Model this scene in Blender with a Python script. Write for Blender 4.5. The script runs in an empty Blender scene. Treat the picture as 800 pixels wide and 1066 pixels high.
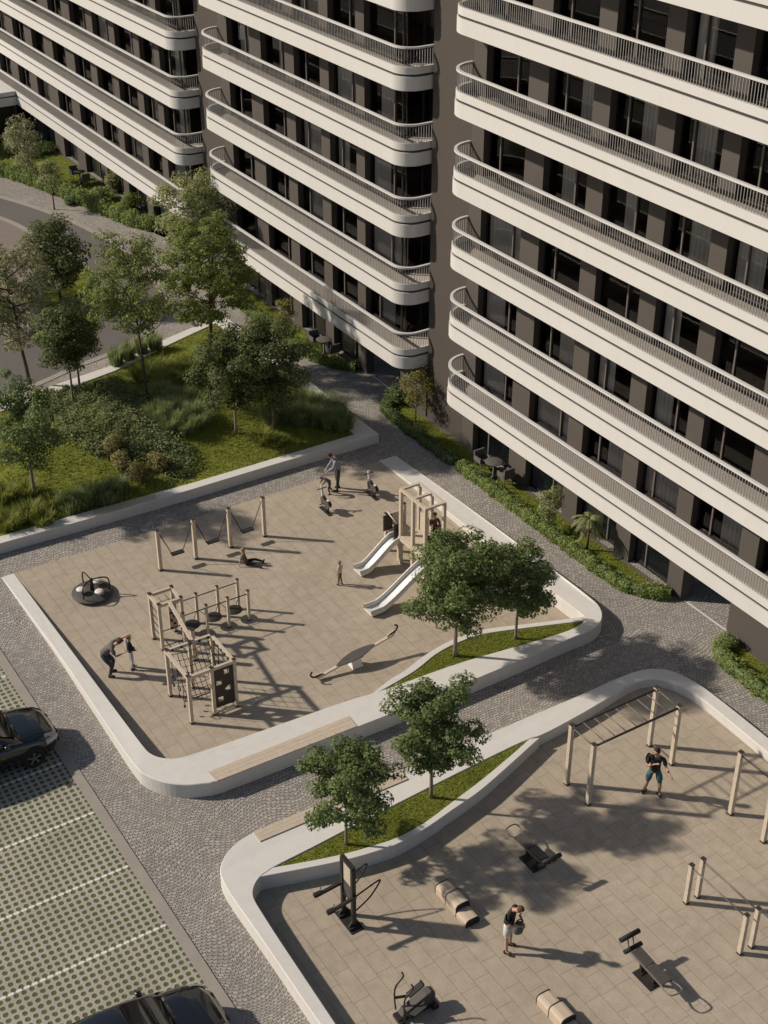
import bpy, bmesh, math, random
from mathutils import Vector as V, Matrix, noise
sc = bpy.context.scene
COL = sc.collection
R = math.radians
PI = math.pi
rnd = random.Random(7)

# ------------------------------------------------------------------ camera geometry
F = 1066*50/36.0
TH = math.atan(922/F)
YAW = math.atan2(1096, F/math.cos(TH))
CH = 28.0
_c, _s = math.cos(YAW), math.sin(YAW)
FW = V((-_c*math.cos(TH), _s*math.cos(TH), -math.sin(TH)))
RT = V((_s, _c, 0))
UP = RT.cross(FW)
CAM = V((0, 0, CH))

def ray(px, py):
    return FW*F + RT*(px-400) - UP*(py-533)
def at(px, py, z=0.0):
    d = ray(px, py)
    return CAM + d*((z-CH)/d.z)
def aty(px, py, Y):
    d = ray(px, py)
    return CAM + d*(Y/d.y)
def ath(px, py, h):
    z = 0.0
    for _ in range(12):
        p = at(px, py, z); z = h(p.x, p.y)
    return at(px, py, z)
def proj(p):
    q = V(p)-CAM; z = q.dot(FW)
    return 400+F*q.dot(RT)/z, 533-F*q.dot(UP)/z
def zat(xy, py):
    """height above the ground point xy that lands on picture row py"""
    lo, hi = -1.0, 30.0
    for _ in range(40):
        m = (lo+hi)/2
        if proj((xy[0], xy[1], m))[1] > py: lo = m
        else: hi = m
    return lo

cam = bpy.data.cameras.new('camera')
cam.lens = 50; cam.sensor_width = 36; cam.sensor_fit = 'AUTO'
cam.clip_start = 0.5; cam.clip_end = 2000
co = bpy.data.objects.new('camera', cam); COL.objects.link(co)
M4 = Matrix((RT, UP, -FW)).transposed().to_4x4(); M4.translation = CAM
co.matrix_world = M4
sc.camera = co

# ------------------------------------------------------------------ light
SAZ, SEL = R(49.6), R(33.5)
sd = V((math.cos(SEL)*math.cos(SAZ), math.cos(SEL)*math.sin(SAZ), -math.sin(SEL)))
sl = bpy.data.lights.new('sun', 'SUN'); sl.energy = 4.3; sl.angle = R(1.5); sl.color = (1, .905, .775)
so = bpy.data.objects.new('sun', sl); COL.objects.link(so)
so.rotation_euler = sd.to_track_quat('-Z', 'Y').to_euler(); so.location = (-40, -40, 60)
w = bpy.data.worlds.new('World'); sc.world = w; w.use_nodes = True
nt = w.node_tree
sky = nt.nodes.new('ShaderNodeTexSky'); sky.sky_type = 'NISHITA'; sky.sun_disc = False
sky.sun_elevation = SEL; sky.sun_rotation = math.atan2(-sd.x, -sd.y)
bg = nt.nodes['Background']; bg.inputs[1].default_value = 0.066
nt.links.new(sky.outputs[0], bg.inputs[0])
sc.view_settings.view_transform = 'Standard'; sc.view_settings.look = 'None'
sc.view_settings.exposure = 0.04; sc.view_settings.gamma = 1.0
sc.render.engine = 'CYCLES'
sc.cycles.use_denoising = True
sc.cycles.max_bounces = 6; sc.cycles.diffuse_bounces = 3; sc.cycles.transparent_max_bounces = 8
sc.cycles.sample_clamp_indirect = 4.0
sc.cycles.caustics_reflective = False; sc.cycles.caustics_refractive = False

# ------------------------------------------------------------------ materials
class NT:
    def __init__(s, name):
        s.m = bpy.data.materials.new(name); s.m.use_nodes = True
        s.t = s.m.node_tree; s.b = s.t.nodes['Principled BSDF']; s.out = s.t.nodes['Material Output']
    def n(s, typ, **kw):
        x = s.t.nodes.new('ShaderNode'+typ)
        for k, v in kw.items(): setattr(x, k, v)
        return x
    def l(s, a, b): s.t.links.new(a, b)
    def val(s, sock, v):
        if hasattr(v, 'is_linked') or isinstance(v, bpy.types.NodeSocket): s.l(v, sock)
        else: sock.default_value = v
    def math(s, op, a, b=0.0, c=None):
        x = s.n('Math', operation=op); s.val(x.inputs[0], a); s.val(x.inputs[1], b)
        if c is not None: s.val(x.inputs[2], c)
        return x.outputs[0]
    def pos(s):
        return s.n('NewGeometry').outputs['Position']
    def obj(s):
        return s.n('TexCoord').outputs['Object']
    def noise(s, vec, scale, detail=3, rough=.55):
        x = s.n('TexNoise'); s.l(vec, x.inputs['Vector']); x.inputs['Scale'].default_value = scale
        x.inputs['Detail'].default_value = detail; x.inputs['Roughness'].default_value = rough
        return x
    def ramp(s, fac, stops):
        x = s.n('ValToRGB'); s.l(fac, x.inputs[0]); e = x.color_ramp.elements
        while len(e) < len(stops): e.new(.5)
        for q, (p, c) in zip(e, stops):
            q.position = p; q.color = (*c, 1) if len(c) == 3 else c
        return x.outputs[0]
    def mix(s, fac, a, b, typ='MIX'):
        x = s.n('Mix', data_type='RGBA', blend_type=typ)
        s.val(x.inputs[0], fac)
        for k, v in ((6, a), (7, b)):
            if isinstance(v, tuple): x.inputs[k].default_value = (*v, 1) if len(v) == 3 else v
            else: s.l(v, x.inputs[k])
        return x.outputs[2]
    def bump(s, h, strength=.3, dist=.02):
        x = s.n('Bump'); x.inputs['Strength'].default_value = strength; x.inputs['Distance'].default_value = dist
        s.l(h, x.inputs['Height']); s.l(x.outputs[0], s.b.inputs['Normal'])
    def base(s, v):
        if isinstance(v, tuple): s.b.inputs['Base Color'].default_value = (*v, 1)
        else: s.l(v, s.b.inputs['Base Color'])
    def rough(s, v): s.val(s.b.inputs['Roughness'], v)
    def spec(s, v): s.b.inputs['Specular IOR Level'].default_value = v

def sc3(c, k): return tuple(min(1, x*k) for x in c)

def plain(name, c, rough=.6, var=.12, scale=3.0, bump=0, metal=0, spec=.4):
    """base colour with two scales of mottling, so no surface is perfectly even"""
    t = NT(name); p = t.pos()
    n1 = t.noise(p, scale, 4); n2 = t.noise(p, scale*9, 2)
    f = t.math('MULTIPLY_ADD', n2.outputs[0], .4, t.math('MULTIPLY', n1.outputs[0], .6))
    t.base(t.ramp(f, [(.3, sc3(c, 1-var)), (.7, sc3(c, 1+var))]))
    t.rough(rough); t.b.inputs['Metallic'].default_value = metal; t.spec(spec)
    if bump: t.bump(n2.outputs[0], .5, bump)
    return t.m

MAT = {}
MAT['white_concrete'] = plain('white_concrete', (.64, .61, .575), .75, .05, 1.1, .003)
MAT['balcony_white'] = plain('balcony_white', (.635, .61, .58), .6, .03, .5)
MAT['rail_white'] = plain('rail_white', (.62, .60, .575), .5, .03, 1)
MAT['baluster_grey'] = plain('baluster_grey', (.36, .345, .325), .5, .03, 1)
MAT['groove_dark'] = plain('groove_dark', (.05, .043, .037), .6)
MAT['taupe_render'] = plain('taupe_render', (.091, .077, .067), .8, .06, 1.2, .003)
MAT['brown_render'] = plain('brown_render', (.076, .062, .052), .85, .06, .8, .003)
MAT['balcony_floor'] = plain('balcony_floor', (.46, .41, .36), .7, .06, 2)
MAT['frame_dark'] = plain('frame_dark', (.022, .019, .017), .4)
MAT['frame_grey'] = plain('frame_grey', (.16, .14, .125), .4)
MAT['room_dark'] = plain('room_dark', (.16, .105, .075), .9, .2, .6)
MAT['curtain'] = plain('curtain', (.64, .61, .575), .9, .08, 4)
MAT['wood_light'] = None
MAT['asphalt'] = plain('asphalt', (.125, .113, .105), .85, .10, .35, .004)
MAT['kerb_stone'] = plain('kerb_stone', (.31, .272, .235), .8, .10, 1.5, .003)
MAT['paint_white'] = plain('paint_white', (.70, .68, .62), .7, .10, 6)
MAT['pink_paving'] = plain('pink_paving', (.20, .165, .14), .85, .12, 2, .003)
MAT['steel_dark'] = plain('steel_dark', (.030, .026, .023), .45, .15, 6)
MAT['rubber_black'] = plain('rubber_black', (.018, .017, .016), .7, .2, 8)
MAT['pad_grey'] = plain('pad_grey', (.075, .066, .060), .6, .12, 6)
MAT['disc_grey'] = plain('disc_grey', (.07, .063, .058), .6, .12, 6)
MAT['rider_grey'] = plain('rider_grey', (.085, .075, .068), .6, .12, 6)
MAT['panel_brown'] = plain('panel_brown', (.040, .031, .025), .6, .12, 5)
MAT['slide_steel'] = plain('slide_steel', (.60, .61, .62), .42, .03, 2, 0, .1)
MAT['plastic_white'] = plain('plastic_white', (.68, .64, .58), .5, .05, 3)
MAT['chrome'] = plain('chrome', (.6, .6, .6), .2, .03, 2, 0, 1)
MAT['stone_grey'] = plain('stone_grey', (.105, .095, .085), .8, .1, 3)

def weathered(name, c, rough=.7, amt=.10, vert=True):
    t = NT(name); p = t.pos()
    mp = t.n('Mapping'); t.l(p, mp.inputs[0]); mp.inputs['Scale'].default_value = (2.2, 2.2, .35) if vert else (1, 1, 1)
    n1 = t.noise(mp.outputs[0], 1.6, 5, .6); n2 = t.noise(p, .35, 3); n3 = t.noise(p, 24, 2)
    f = t.math('MULTIPLY_ADD', n1.outputs[0], .5, t.math('MULTIPLY_ADD', n2.outputs[0], .35, t.math('MULTIPLY', n3.outputs[0], .15)))
    t.base(t.ramp(f, [(.32, sc3((c[0], c[1]*.985, c[2]*.96), 1-amt)), (.52, c), (.7, sc3(c, 1+amt*.35))]))
    t.rough(rough); t.spec(.35); t.bump(n3.outputs[0], .4, .003)
    return t.m

def wood(name, c, rough=.6):
    t = NT(name); p = t.pos()
    mp = t.n('Mapping'); t.l(p, mp.inputs[0]); mp.inputs['Scale'].default_value = (3, 3, 3)
    n1 = t.noise(p, 7, 4); wv = t.n('TexWave'); t.l(p, wv.inputs[0]); wv.inputs['Scale'].default_value = 6
    wv.inputs['Distortion'].default_value = 9; wv.inputs['Detail'].default_value = 2
    f = t.math('MULTIPLY_ADD', wv.outputs[1], .3, t.math('MULTIPLY', n1.outputs[0], .7))
    t.base(t.ramp(f, [(.25, sc3(c, .84)), (.75, sc3(c, 1.12))]))
    t.rough(rough); t.spec(.3)
    return t.m
MAT['white_concrete'] = weathered('white_concrete', (.635, .608, .57), .75, .08)
MAT['balcony_white'] = weathered('balcony_white', (.635, .612, .58), .6, .035)
MAT['wood_light'] = wood('wood_light', (.50, .42, .33))
MAT['wood_post'] = wood('wood_post', (.54, .455, .36))
MAT['wood_bench'] = wood('wood_bench', (.53, .44, .345))
MAT['plastic_tan'] = plain('plastic_tan', (.52, .42, .32), .6, .08, 4)

def cobbles():
    t = NT('cobblestone'); p = t.pos()
    # setts laid in shallow arcs: bend the grid with a slow wave, then jitter the cells
    sep = t.n('SeparateXYZ'); t.l(p, sep.inputs[0])
    x, y = sep.outputs[0], sep.outputs[1]
    arc = t.math('MULTIPLY', t.math('SINE', t.math('MULTIPLY', y, 3.1)), .10)
    n0 = t.noise(p, .45, 2)
    wob = t.math('MULTIPLY', t.math('SUBTRACT', n0.outputs[0], .5), 1.1)
    x2 = t.math('ADD', t.math('ADD', x, arc), wob)
    y2 = t.math('ADD', y, t.math('MULTIPLY', t.math('SINE', t.math('MULTIPLY', x, 2.3)), .06))
    # offset every second row by half a stone
    row = t.math('FLOOR', t.math('MULTIPLY', x2, 9.6))
    off = t.math('MULTIPLY', t.math('MODULO', row, 2.0), .5/8.6)
    cb = t.n('CombineXYZ'); t.l(t.math('MULTIPLY', x2, 9.6), cb.inputs[0])
    t.l(t.math('MULTIPLY', t.math('ADD', y2, off), 8.6), cb.inputs[1])
    v1 = t.n('TexVoronoi', voronoi_dimensions='2D', feature='DISTANCE_TO_EDGE'); t.l(cb.outputs[0], v1.inputs['Vector'])
    v1.inputs['Scale'].default_value = 1; v1.inputs['Randomness'].default_value = .30
    v2 = t.n('TexVoronoi', voronoi_dimensions='2D', feature='F1'); t.l(cb.outputs[0], v2.inputs['Vector'])
    v2.inputs['Scale'].default_value = 1; v2.inputs['Randomness'].default_value = .30
    sp = t.n('SeparateColor'); t.l(v2.outputs['Color'], sp.inputs[0])
    stone = t.ramp(sp.outputs[0], [(0, (.29, .264, .236)), (.5, (.37, .338, .304)), (1, (.455, .416, .375))])
    big = t.noise(p, .22, 3)
    stone = t.mix(1.0, stone, t.ramp(big.outputs[0], [(.3, (.84, .84, .85)), (.7, (1.12, 1.10, 1.07))]), 'MULTIPLY')
    j = t.n('MapRange'); j.interpolation_type = 'SMOOTHSTEP'; t.l(v1.outputs['Distance'], j.inputs[0])
    j.inputs[1].default_value = .03; j.inputs[2].default_value = .15
    t.base(t.mix(j.outputs[0], (.165, .149, .132), stone))
    t.rough(.85); t.spec(.3)
    h = t.math('MULTIPLY_ADD', sp.outputs[1], .25, j.outputs[0])
    t.bump(h, .8, .018)
    return t.m
MAT['cobble'] = cobbles()

def tiles():
    t = NT('paving_slabs'); p = t.pos()
    def brick(w_, h_, off, ofr, sq, shift):
        b = t.n('TexBrick'); mp = t.n('Mapping'); t.l(p, mp.inputs[0]); mp.inputs['Location'].default_value = shift
        t.l(mp.outputs[0], b.inputs['Vector'])
        b.inputs['Scale'].default_value = 1; b.inputs['Brick Width'].default_value = w_; b.inputs['Row Height'].default_value = h_
        b.inputs['Mortar Size'].default_value = .008; b.inputs['Mortar Smooth'].default_value = .1
        b.inputs['Bias'].default_value = 0
        b.offset = off; b.offset_frequency = ofr; b.squash = sq; b.squash_frequency = 3
        b.inputs['Color1'].default_value = (.94, .94, .94, 1); b.inputs['Color2'].default_value = (1.0, 1.0, 1.0, 1)
        b.inputs['Mortar'].default_value = (.5, .5, .5, 1)
        return b
    b = brick(.98, .47, .37, 2, .62, (0, .3, 0))
    b2 = brick(.9, .47, .62, 2, 1.6, (.31, .3, 0))
    n1 = t.noise(p, .35, 4); n2 = t.noise(p, 26, 3, .7); n3 = t.noise(p, 3.0, 4)
    c = t.ramp(n1.outputs[0], [(.3, (.385, .322, .248)), (.7, (.44, .370, .288))])
    c = t.mix(1.0, c, t.ramp(n2.outputs[0], [(.25, (.82, .82, .82)), (.75, (1.15, 1.15, 1.15))]), 'MULTIPLY')
    c = t.mix(1.0, c, t.ramp(n3.outputs[0], [(.3, (.88, .88, .87)), (.7, (1.06, 1.06, 1.06))]), 'MULTIPLY')
    c = t.mix(.55, c, b.outputs[0], 'MULTIPLY')
    jm = t.math('MAXIMUM', b.outputs[1], t.math('MULTIPLY', b2.outputs[1], .0))
    t.base(t.mix(t.math('MULTIPLY', jm, .40), c, (.19, .16, .128)))
    t.rough(.85); t.spec(.3)
    t.bump(t.math('SUBTRACT', t.math('MULTIPLY', n2.outputs[0], .25), jm), .5, .004)
    return t.m
MAT['tiles'] = tiles()

def grass_paver():
    t = NT('grass_pavers'); p = t.pos()
    K = 5.0
    sep = t.n('SeparateXYZ'); t.l(p, sep.inputs[0])
    n0 = t.noise(p, 9, 2)
    fx = t.math('SUBTRACT', t.math('FRACT', t.math('MULTIPLY', sep.outputs[0], K)), .5)
    fy = t.math('SUBTRACT', t.math('FRACT', t.math('MULTIPLY', sep.outputs[1], K)), .5)
    d = t.math('SQRT', t.math('ADD', t.math('MULTIPLY', fx, fx), t.math('MULTIPLY', fy, fy)))
    d = t.math('ADD', d, t.math('MULTIPLY', t.math('SUBTRACT', n0.outputs[0], .5), .22))
    m = t.n('MapRange'); t.l(d, m.inputs[0]); m.inputs[1].default_value = .25; m.inputs[2].default_value = .41
    n1 = t.noise(p, .6, 3); n2 = t.noise(p, 40, 2); n3 = t.noise(p, 2.2, 3)
    g = t.ramp(n2.outputs[0], [(.3, (.050, .080, .014)), (.7, (.120, .165, .034))])
    g = t.mix(t.math('MULTIPLY', n3.outputs[0], .5), g, (.10, .085, .05))
    cc = t.ramp(n1.outputs[0], [(.3, (.33, .303, .265)), (.7, (.415, .382, .335))])
    cc = t.mix(1.0, cc, t.ramp(n2.outputs[0], [(.3, (.88, .88, .88)), (.7, (1.08, 1.08, 1.08))]), 'MULTIPLY')
    dry = t.noise(p, 1.1, 4)
    g = t.mix(t.ramp(dry.outputs[0], [(.5, (0, 0, 0)), (.72, (.75, .75, .75))]), g, (.15, .13, .075))
    t.base(t.mix(m.outputs[0], g, cc)); t.rough(.9); t.spec(.2)
    t.bump(m.outputs[0], .7, .025)
    return t.m
MAT['grass_paver'] = grass_paver()

def lawn(name, lo, hi):
    t = NT(name); p = t.pos()
    n1 = t.noise(p, .8, 4); n2 = t.noise(p, 30, 3, .7); n3 = t.noise(p, 4, 3)
    c = t.ramp(n1.outputs[0], [(.3, lo), (.7, hi)])
    c = t.mix(1.0, c, t.ramp(n2.outputs[0], [(.25, (.55, .58, .5)), (.75, (1.35, 1.3, 1.2))]), 'MULTIPLY')
    c = t.mix(1.0, c, t.ramp(n3.outputs[0], [(.3, (.8, .84, .8)), (.7, (1.12, 1.1, 1.0))]), 'MULTIPLY')
    t.base(c); t.rough(.9); t.spec(.1); t.bump(n2.outputs[0], 1.0, .05)
    return t.m
MAT['lawn'] = lawn('lawn', (.165, .190, .036), (.250, .270, .058))
MAT['soil'] = lawn('soil', (.035, .036, .014), (.05, .055, .018))

def leaf(name, dark, mid, light, trans=.47):
    t = NT(name)
    g = t.n('NewGeometry')
    n1 = t.noise(g.outputs['Position'], 1.2, 2)
    f = t.math('MULTIPLY_ADD', n1.outputs[0], .35, t.math('MULTIPLY', g.outputs['Random Per Island'], .65))
    c = t.ramp(f, [(.15, dark), (.5, mid), (.85, light)])
    t.base(c); t.rough(.55); t.spec(.25)
    tr = t.n('BsdfTranslucent'); t.l(c, tr.inputs[0])
    mx = t.n('MixShader'); mx.inputs[0].default_value = trans
    t.l(t.b.outputs[0], mx.inputs[1]); t.l(tr.outputs[0], mx.inputs[2]); t.l(mx.outputs[0], t.out.inputs[0])
    return t.m
MAT['leaf_green'] = leaf('leaf_green', (.092,.128,.042), (.165,.222,.075), (.30,.36,.14))
MAT['leaf_olive'] = leaf('leaf_olive', (0.193, 0.215, 0.090), (0.319, 0.342, 0.150), (0.504, 0.517, 0.256))
MAT['leaf_yellow'] = leaf('leaf_yellow', (0.157, 0.157, 0.047), (0.266, 0.254, 0.074), (0.398, 0.362, 0.127))
MAT['leaf_pale'] = leaf('leaf_pale', (0.204, 0.219, 0.112), (0.349, 0.349, 0.199), (0.555, 0.525, 0.322))
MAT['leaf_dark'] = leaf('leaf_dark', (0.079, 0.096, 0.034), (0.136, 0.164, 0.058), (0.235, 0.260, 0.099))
MAT['leaf_bright'] = leaf('leaf_bright', (0.125, 0.156, 0.039), (0.220, 0.261, 0.069), (0.353, 0.389, 0.116))
MAT['leaf_hedge'] = leaf('leaf_hedge', (0.163, 0.211, 0.065), (0.283, 0.350, 0.106), (0.469, 0.541, 0.181))
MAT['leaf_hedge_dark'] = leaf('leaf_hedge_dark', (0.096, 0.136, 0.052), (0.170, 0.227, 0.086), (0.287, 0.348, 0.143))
MAT['leaf_grass'] = leaf('leaf_grass', (0.175, 0.204, 0.040), (0.273, 0.298, 0.066), (0.395, 0.414, 0.106))
MAT['leaf_reed'] = leaf('leaf_reed', (0.182, 0.223, 0.090), (0.281, 0.329, 0.138), (0.431, 0.474, 0.208))
MAT['leaf_cover'] = leaf('leaf_cover', (0.132, 0.161, 0.060), (0.218, 0.251, 0.101), (0.344, 0.374, 0.172))
MAT['leaf_bronze'] = leaf('leaf_bronze', (0.158, 0.144, 0.053), (0.276, 0.249, 0.095), (0.420, 0.367, 0.171))
MAT['bark_grey'] = plain('bark_grey', (.20, .165, .125), .9, .25, 9, .01)
MAT['bark_brown'] = plain('bark_brown', (.085, .062, .045), .9, .25, 9, .01)
MAT['bark_red'] = plain('bark_red', (.16, .085, .05), .9, .25, 9, .01)

def glass():
    t = NT('window_glass')
    t.t.nodes.remove(t.b)
    tr = t.n('BsdfTransparent'); tr.inputs[0].default_value = (.90, .87, .83, 1)
    gl = t.n('BsdfGlossy'); gl.inputs['Roughness'].default_value = .03; gl.inputs[0].default_value = (.85, .85, .85, 1)
    fr = t.n('Fresnel'); fr.inputs[0].default_value = 1.45
    mx = t.n('MixShader'); t.l(fr.outputs[0], mx.inputs[0]); t.l(tr.outputs[0], mx.inputs[1]); t.l(gl.outputs[0], mx.inputs[2])
    t.l(mx.outputs[0], t.out.inputs[0])
    return t.m
MAT['glass'] = glass()

# ------------------------------------------------------------------ mesh builder
class MB:
    def __init__(s): s.v = []; s.f = []; s.mi = []; s.sm = []
    def add(s, vs, fs, m=0, smooth=False):
        o = len(s.v); s.v += [V(p) for p in vs]
        for f in fs: s.f.append([o+i for i in f]); s.mi.append(m); s.sm.append(smooth)
        return s
    def box(s, c, d, rz=0, m=0, mat=None):
        x, y, z = d[0]/2, d[1]/2, d[2]/2
        vs = [V((i*x, j*y, k*z)) for k in (-1, 1) for j in (-1, 1) for i in (-1, 1)]
        r = mat if mat is not None else Matrix.Rotation(rz, 3, 'Z')
        vs = [r @ p + V(c) for p in vs]
        return s.add(vs, [(0, 2, 3, 1), (4, 5, 7, 6), (0, 1, 5, 4), (2, 6, 7, 3), (0, 4, 6, 2), (1, 3, 7, 5)], m)
    def bar(s, p, q, w, h=None, m=0, up=(0, 0, 1)):
        p, q = V(p), V(q); h = h or w; d = (q-p); L = d.length; d.normalize()
        u = V(up)
        if abs(d.dot(u)) > .99: u = V((0, 1, 0))
        sx = d.cross(u).normalized(); uz = sx.cross(d)
        return s.box((p+q)/2, (L, w, h), m=m, mat=Matrix((d, sx, uz)).transposed())
    def tube(s, pts, r, n=6, m=0, closed=False, smooth=True):
        pts = [V(p) for p in pts]; N = len(pts)
        rs = r if isinstance(r, (list, tuple)) else [r]*N
        prev = None; rings = []
        for i, p in enumerate(pts):
            if closed: d = pts[(i+1) % N]-pts[i-1]
            else: d = pts[min(i+1, N-1)]-pts[max(i-1, 0)]
            if d.length < 1e-9: d = V((0, 0, 1))
            d.normalize()
            if prev is None:
                a = V((0, 0, 1)) if abs(d.z) < .9 else V((1, 0, 0))
                u = d.cross(a).normalized()
            else:
                u = prev - d*prev.dot(d)
                u = u.normalized() if u.length > 1e-6 else d.orthogonal().normalized()
            prev = u; v = d.cross(u)
            rings.append([p+(u*math.cos(2*PI*k/n)+v*math.sin(2*PI*k/n))*rs[i] for k in range(n)])
        vs = [x for rg in rings for x in rg]; fs = []
        for i in range(N if closed else N-1):
            a, b = i*n, ((i+1) % N)*n
            for k in range(n): fs.append((a+k, a+(k+1) % n, b+(k+1) % n, b+k))
        o = len(s.v); s.add(vs, fs, m, smooth)
        if not closed:
            s.f.append([o+k for k in range(n)][::-1]); s.mi.append(m); s.sm.append(False)
            s.f.append([o+(N-1)*n+k for k in range(n)]); s.mi.append(m); s.sm.append(False)
        return s
    def prism(s, poly, z0, z1, m=0, top=True, bot=True):
        """poly: list of (x,y[,ztop]); z1 None -> use per-vertex top"""
        n = len(poly); A = sum(poly[i][0]*poly[(i+1) % n][1]-poly[(i+1) % n][0]*poly[i][1] for i in range(n))
        if A < 0: poly = poly[::-1]
        vs = [V((p[0], p[1], z0)) for p in poly]+[V((p[0], p[1], p[2] if z1 is None else z1)) for p in poly]
        fs = [(i, (i+1) % n, n+(i+1) % n, n+i) for i in range(n)]
        if top: fs.append(tuple(range(n, 2*n)))
        if bot: fs.append(tuple(range(n-1, -1, -1)))
        return s.add(vs, fs, m)
    def sheet(s, poly, z, m=0):
        n = len(poly); A = sum(poly[i][0]*poly[(i+1) % n][1]-poly[(i+1) % n][0]*poly[i][1] for i in range(n))
        if A < 0: poly = poly[::-1]
        return s.add([V((p[0], p[1], z if z is not None else p[2])) for p in poly], [tuple(range(n))], m)
    def lathe(s, prof, c=(0, 0, 0), n=16, m=0, smooth=True):
        c = V(c); vs = [c+V((r*math.cos(2*PI*k/n), r*math.sin(2*PI*k/n), z)) for r, z in prof for k in range(n)]
        fs = [(i*n+k, i*n+(k+1) % n, (i+1)*n+(k+1) % n, (i+1)*n+k) for i in range(len(prof)-1) for k in range(n)]
        o = len(s.v); s.add(vs, fs, m, smooth)
        s.f.append([o+k for k in range(n)][::-1]); s.mi.append(m); s.sm.append(False)
        e = o+(len(prof)-1)*n; s.f.append([e+k for k in range(n)]); s.mi.append(m); s.sm.append(False)
        return s
    def loft(s, rings, m=0, smooth=True, caps=True, closed=True):
        n = len(rings[0]); vs = [p for r in rings for p in r]
        fs = [(i*n+k, i*n+(k+1) % n, (i+1)*n+(k+1) % n, (i+1)*n+k) for i in range(len(rings)-1) for k in range(n if closed else n-1)]
        o = len(s.v); s.add(vs, fs, m, smooth)
        if caps:
            s.f.append([o+k for k in range(n)][::-1]); s.mi.append(m); s.sm.append(smooth)
            e = o+(len(rings)-1)*n; s.f.append([e+k for k in range(n)]); s.mi.append(m); s.sm.append(smooth)
        return s
    def mesh(s, name, mats):
        me = bpy.data.meshes.new(name)
        me.from_pydata([tuple(p) for p in s.v], [], s.f)
        for m in (mats if isinstance(mats, (list, tuple)) else [mats]):
            me.materials.append(MAT[m] if isinstance(m, str) else m)
        me.polygons.foreach_set('material_index', s.mi); me.polygons.foreach_set('use_smooth', s.sm)
        me.update()
        return me
    def build(s, name, mats, parent=None, world=True, **tags):
        """vertices are world coordinates; with a parent they are turned into its local frame"""
        if parent is not None and world:
            inv = wm(parent).inverted()
            s.v = [inv @ p for p in s.v]
        o = bpy.data.objects.new(name, s.mesh(name, mats)); COL.objects.link(o)
        if parent is not None: o.parent = parent
        for k, v in tags.items(): o[k] = v
        return o

def wm(o):
    m = o.matrix_basis.copy()
    while o.parent: o = o.parent; m = o.matrix_basis @ m
    return m
def thing(name, label, cat, loc=(0, 0, 0), rz=0, group=None):
    o = bpy.data.objects.new(name, None); COL.objects.link(o)
    o.empty_display_size = .2
    o.location = loc; o.rotation_euler = (0, 0, rz); o['label'] = label; o['category'] = cat
    if group: o['group'] = group
    return o
def tag(o, label, cat, group=None):
    o['label'] = label; o['category'] = cat
    if group: o['group'] = group
    return o
CH_OF = {}
def kids(o): return [c for c in COL.objects if c.parent is o]
def dup(root, loc, rz=0, label=None, scale=None):
    def cp(o, par):
        c = o.copy(); COL.objects.link(c)
        if par is not None: c.parent = par
        for ch in kids(o): cp(ch, c)
        return c
    r = cp(root, None); r.location = loc; r.rotation_euler = (0, 0, rz)
    if scale: r.scale = (scale,)*3 if not isinstance(scale, tuple) else scale
    if label: r['label'] = label
    return r
def structure(name, mb, mats, kind='structure'):
    return mb.build(name, mats, kind=kind)
def inpoly(x, y, poly):
    c = False; n = len(poly); j = n-1
    for i in range(n):
        xi, yi, xj, yj = poly[i][0], poly[i][1], poly[j][0], poly[j][1]
        if (yi > y) != (yj > y) and x < (xj-xi)*(y-yi)/(yj-yi)+xi: c = not c
        j = i
    return c
def edge_dist(x, y, poly):
    d = 1e9; n = len(poly)
    for i in range(n):
        a, b = poly[i], poly[(i+1) % n]; dx, dy = b[0]-a[0], b[1]-a[1]
        L = dx*dx+dy*dy or 1e-9; t = max(0, min(1, ((x-a[0])*dx+(y-a[1])*dy)/L))
        d = min(d, math.hypot(x-a[0]-t*dx, y-a[1]-t*dy))
    return d
def smooth_line(pts, n=6):
    """Catmull-Rom through the points"""
    out = []; P = [V(p) for p in pts]; P = [2*P[0]-P[1]]+P+[2*P[-1]-P[-2]]
    for i in range(1, len(P)-2):
        for k in range(n):
            t = k/n; a, b, c, d = P[i-1:i+3]
            out.append(.5*((2*b)+(c-a)*t+(2*a-5*b+4*c-d)*t*t+(3*b-a-3*c+d)*t**3))
    out.append(P[-2]); return out
# ================================================================== GROUND, ROAD, WALLS
g = MB(); g.sheet([(-260, -160), (160, -160), (160, 160), (-260, 160)], 0)
structure('ground', g, 'cobble')

def h1(x, y): return .012+.49*max(0, min(1, (x+41.46)/11.4))
def h2(x, y): return max(.30, min(.50, .50-.013*(y-12)))
HG = .42
def hg(x, y): return HG

def top(pts, h): return [ath(a, b, h) for a, b in pts]
def chaikin(L, it=2):
    for _ in range(it):
        o = [L[0]]
        for a, b in zip(L, L[1:]):
            if (b-a).length > 2.5: o += [a.lerp(b, .6/(b-a).length), b.lerp(a, .6/(b-a).length)]
            else: o += [a.lerp(b, .25), a.lerp(b, .75)]
        L = o+[L[-1]]
    return L

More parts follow.
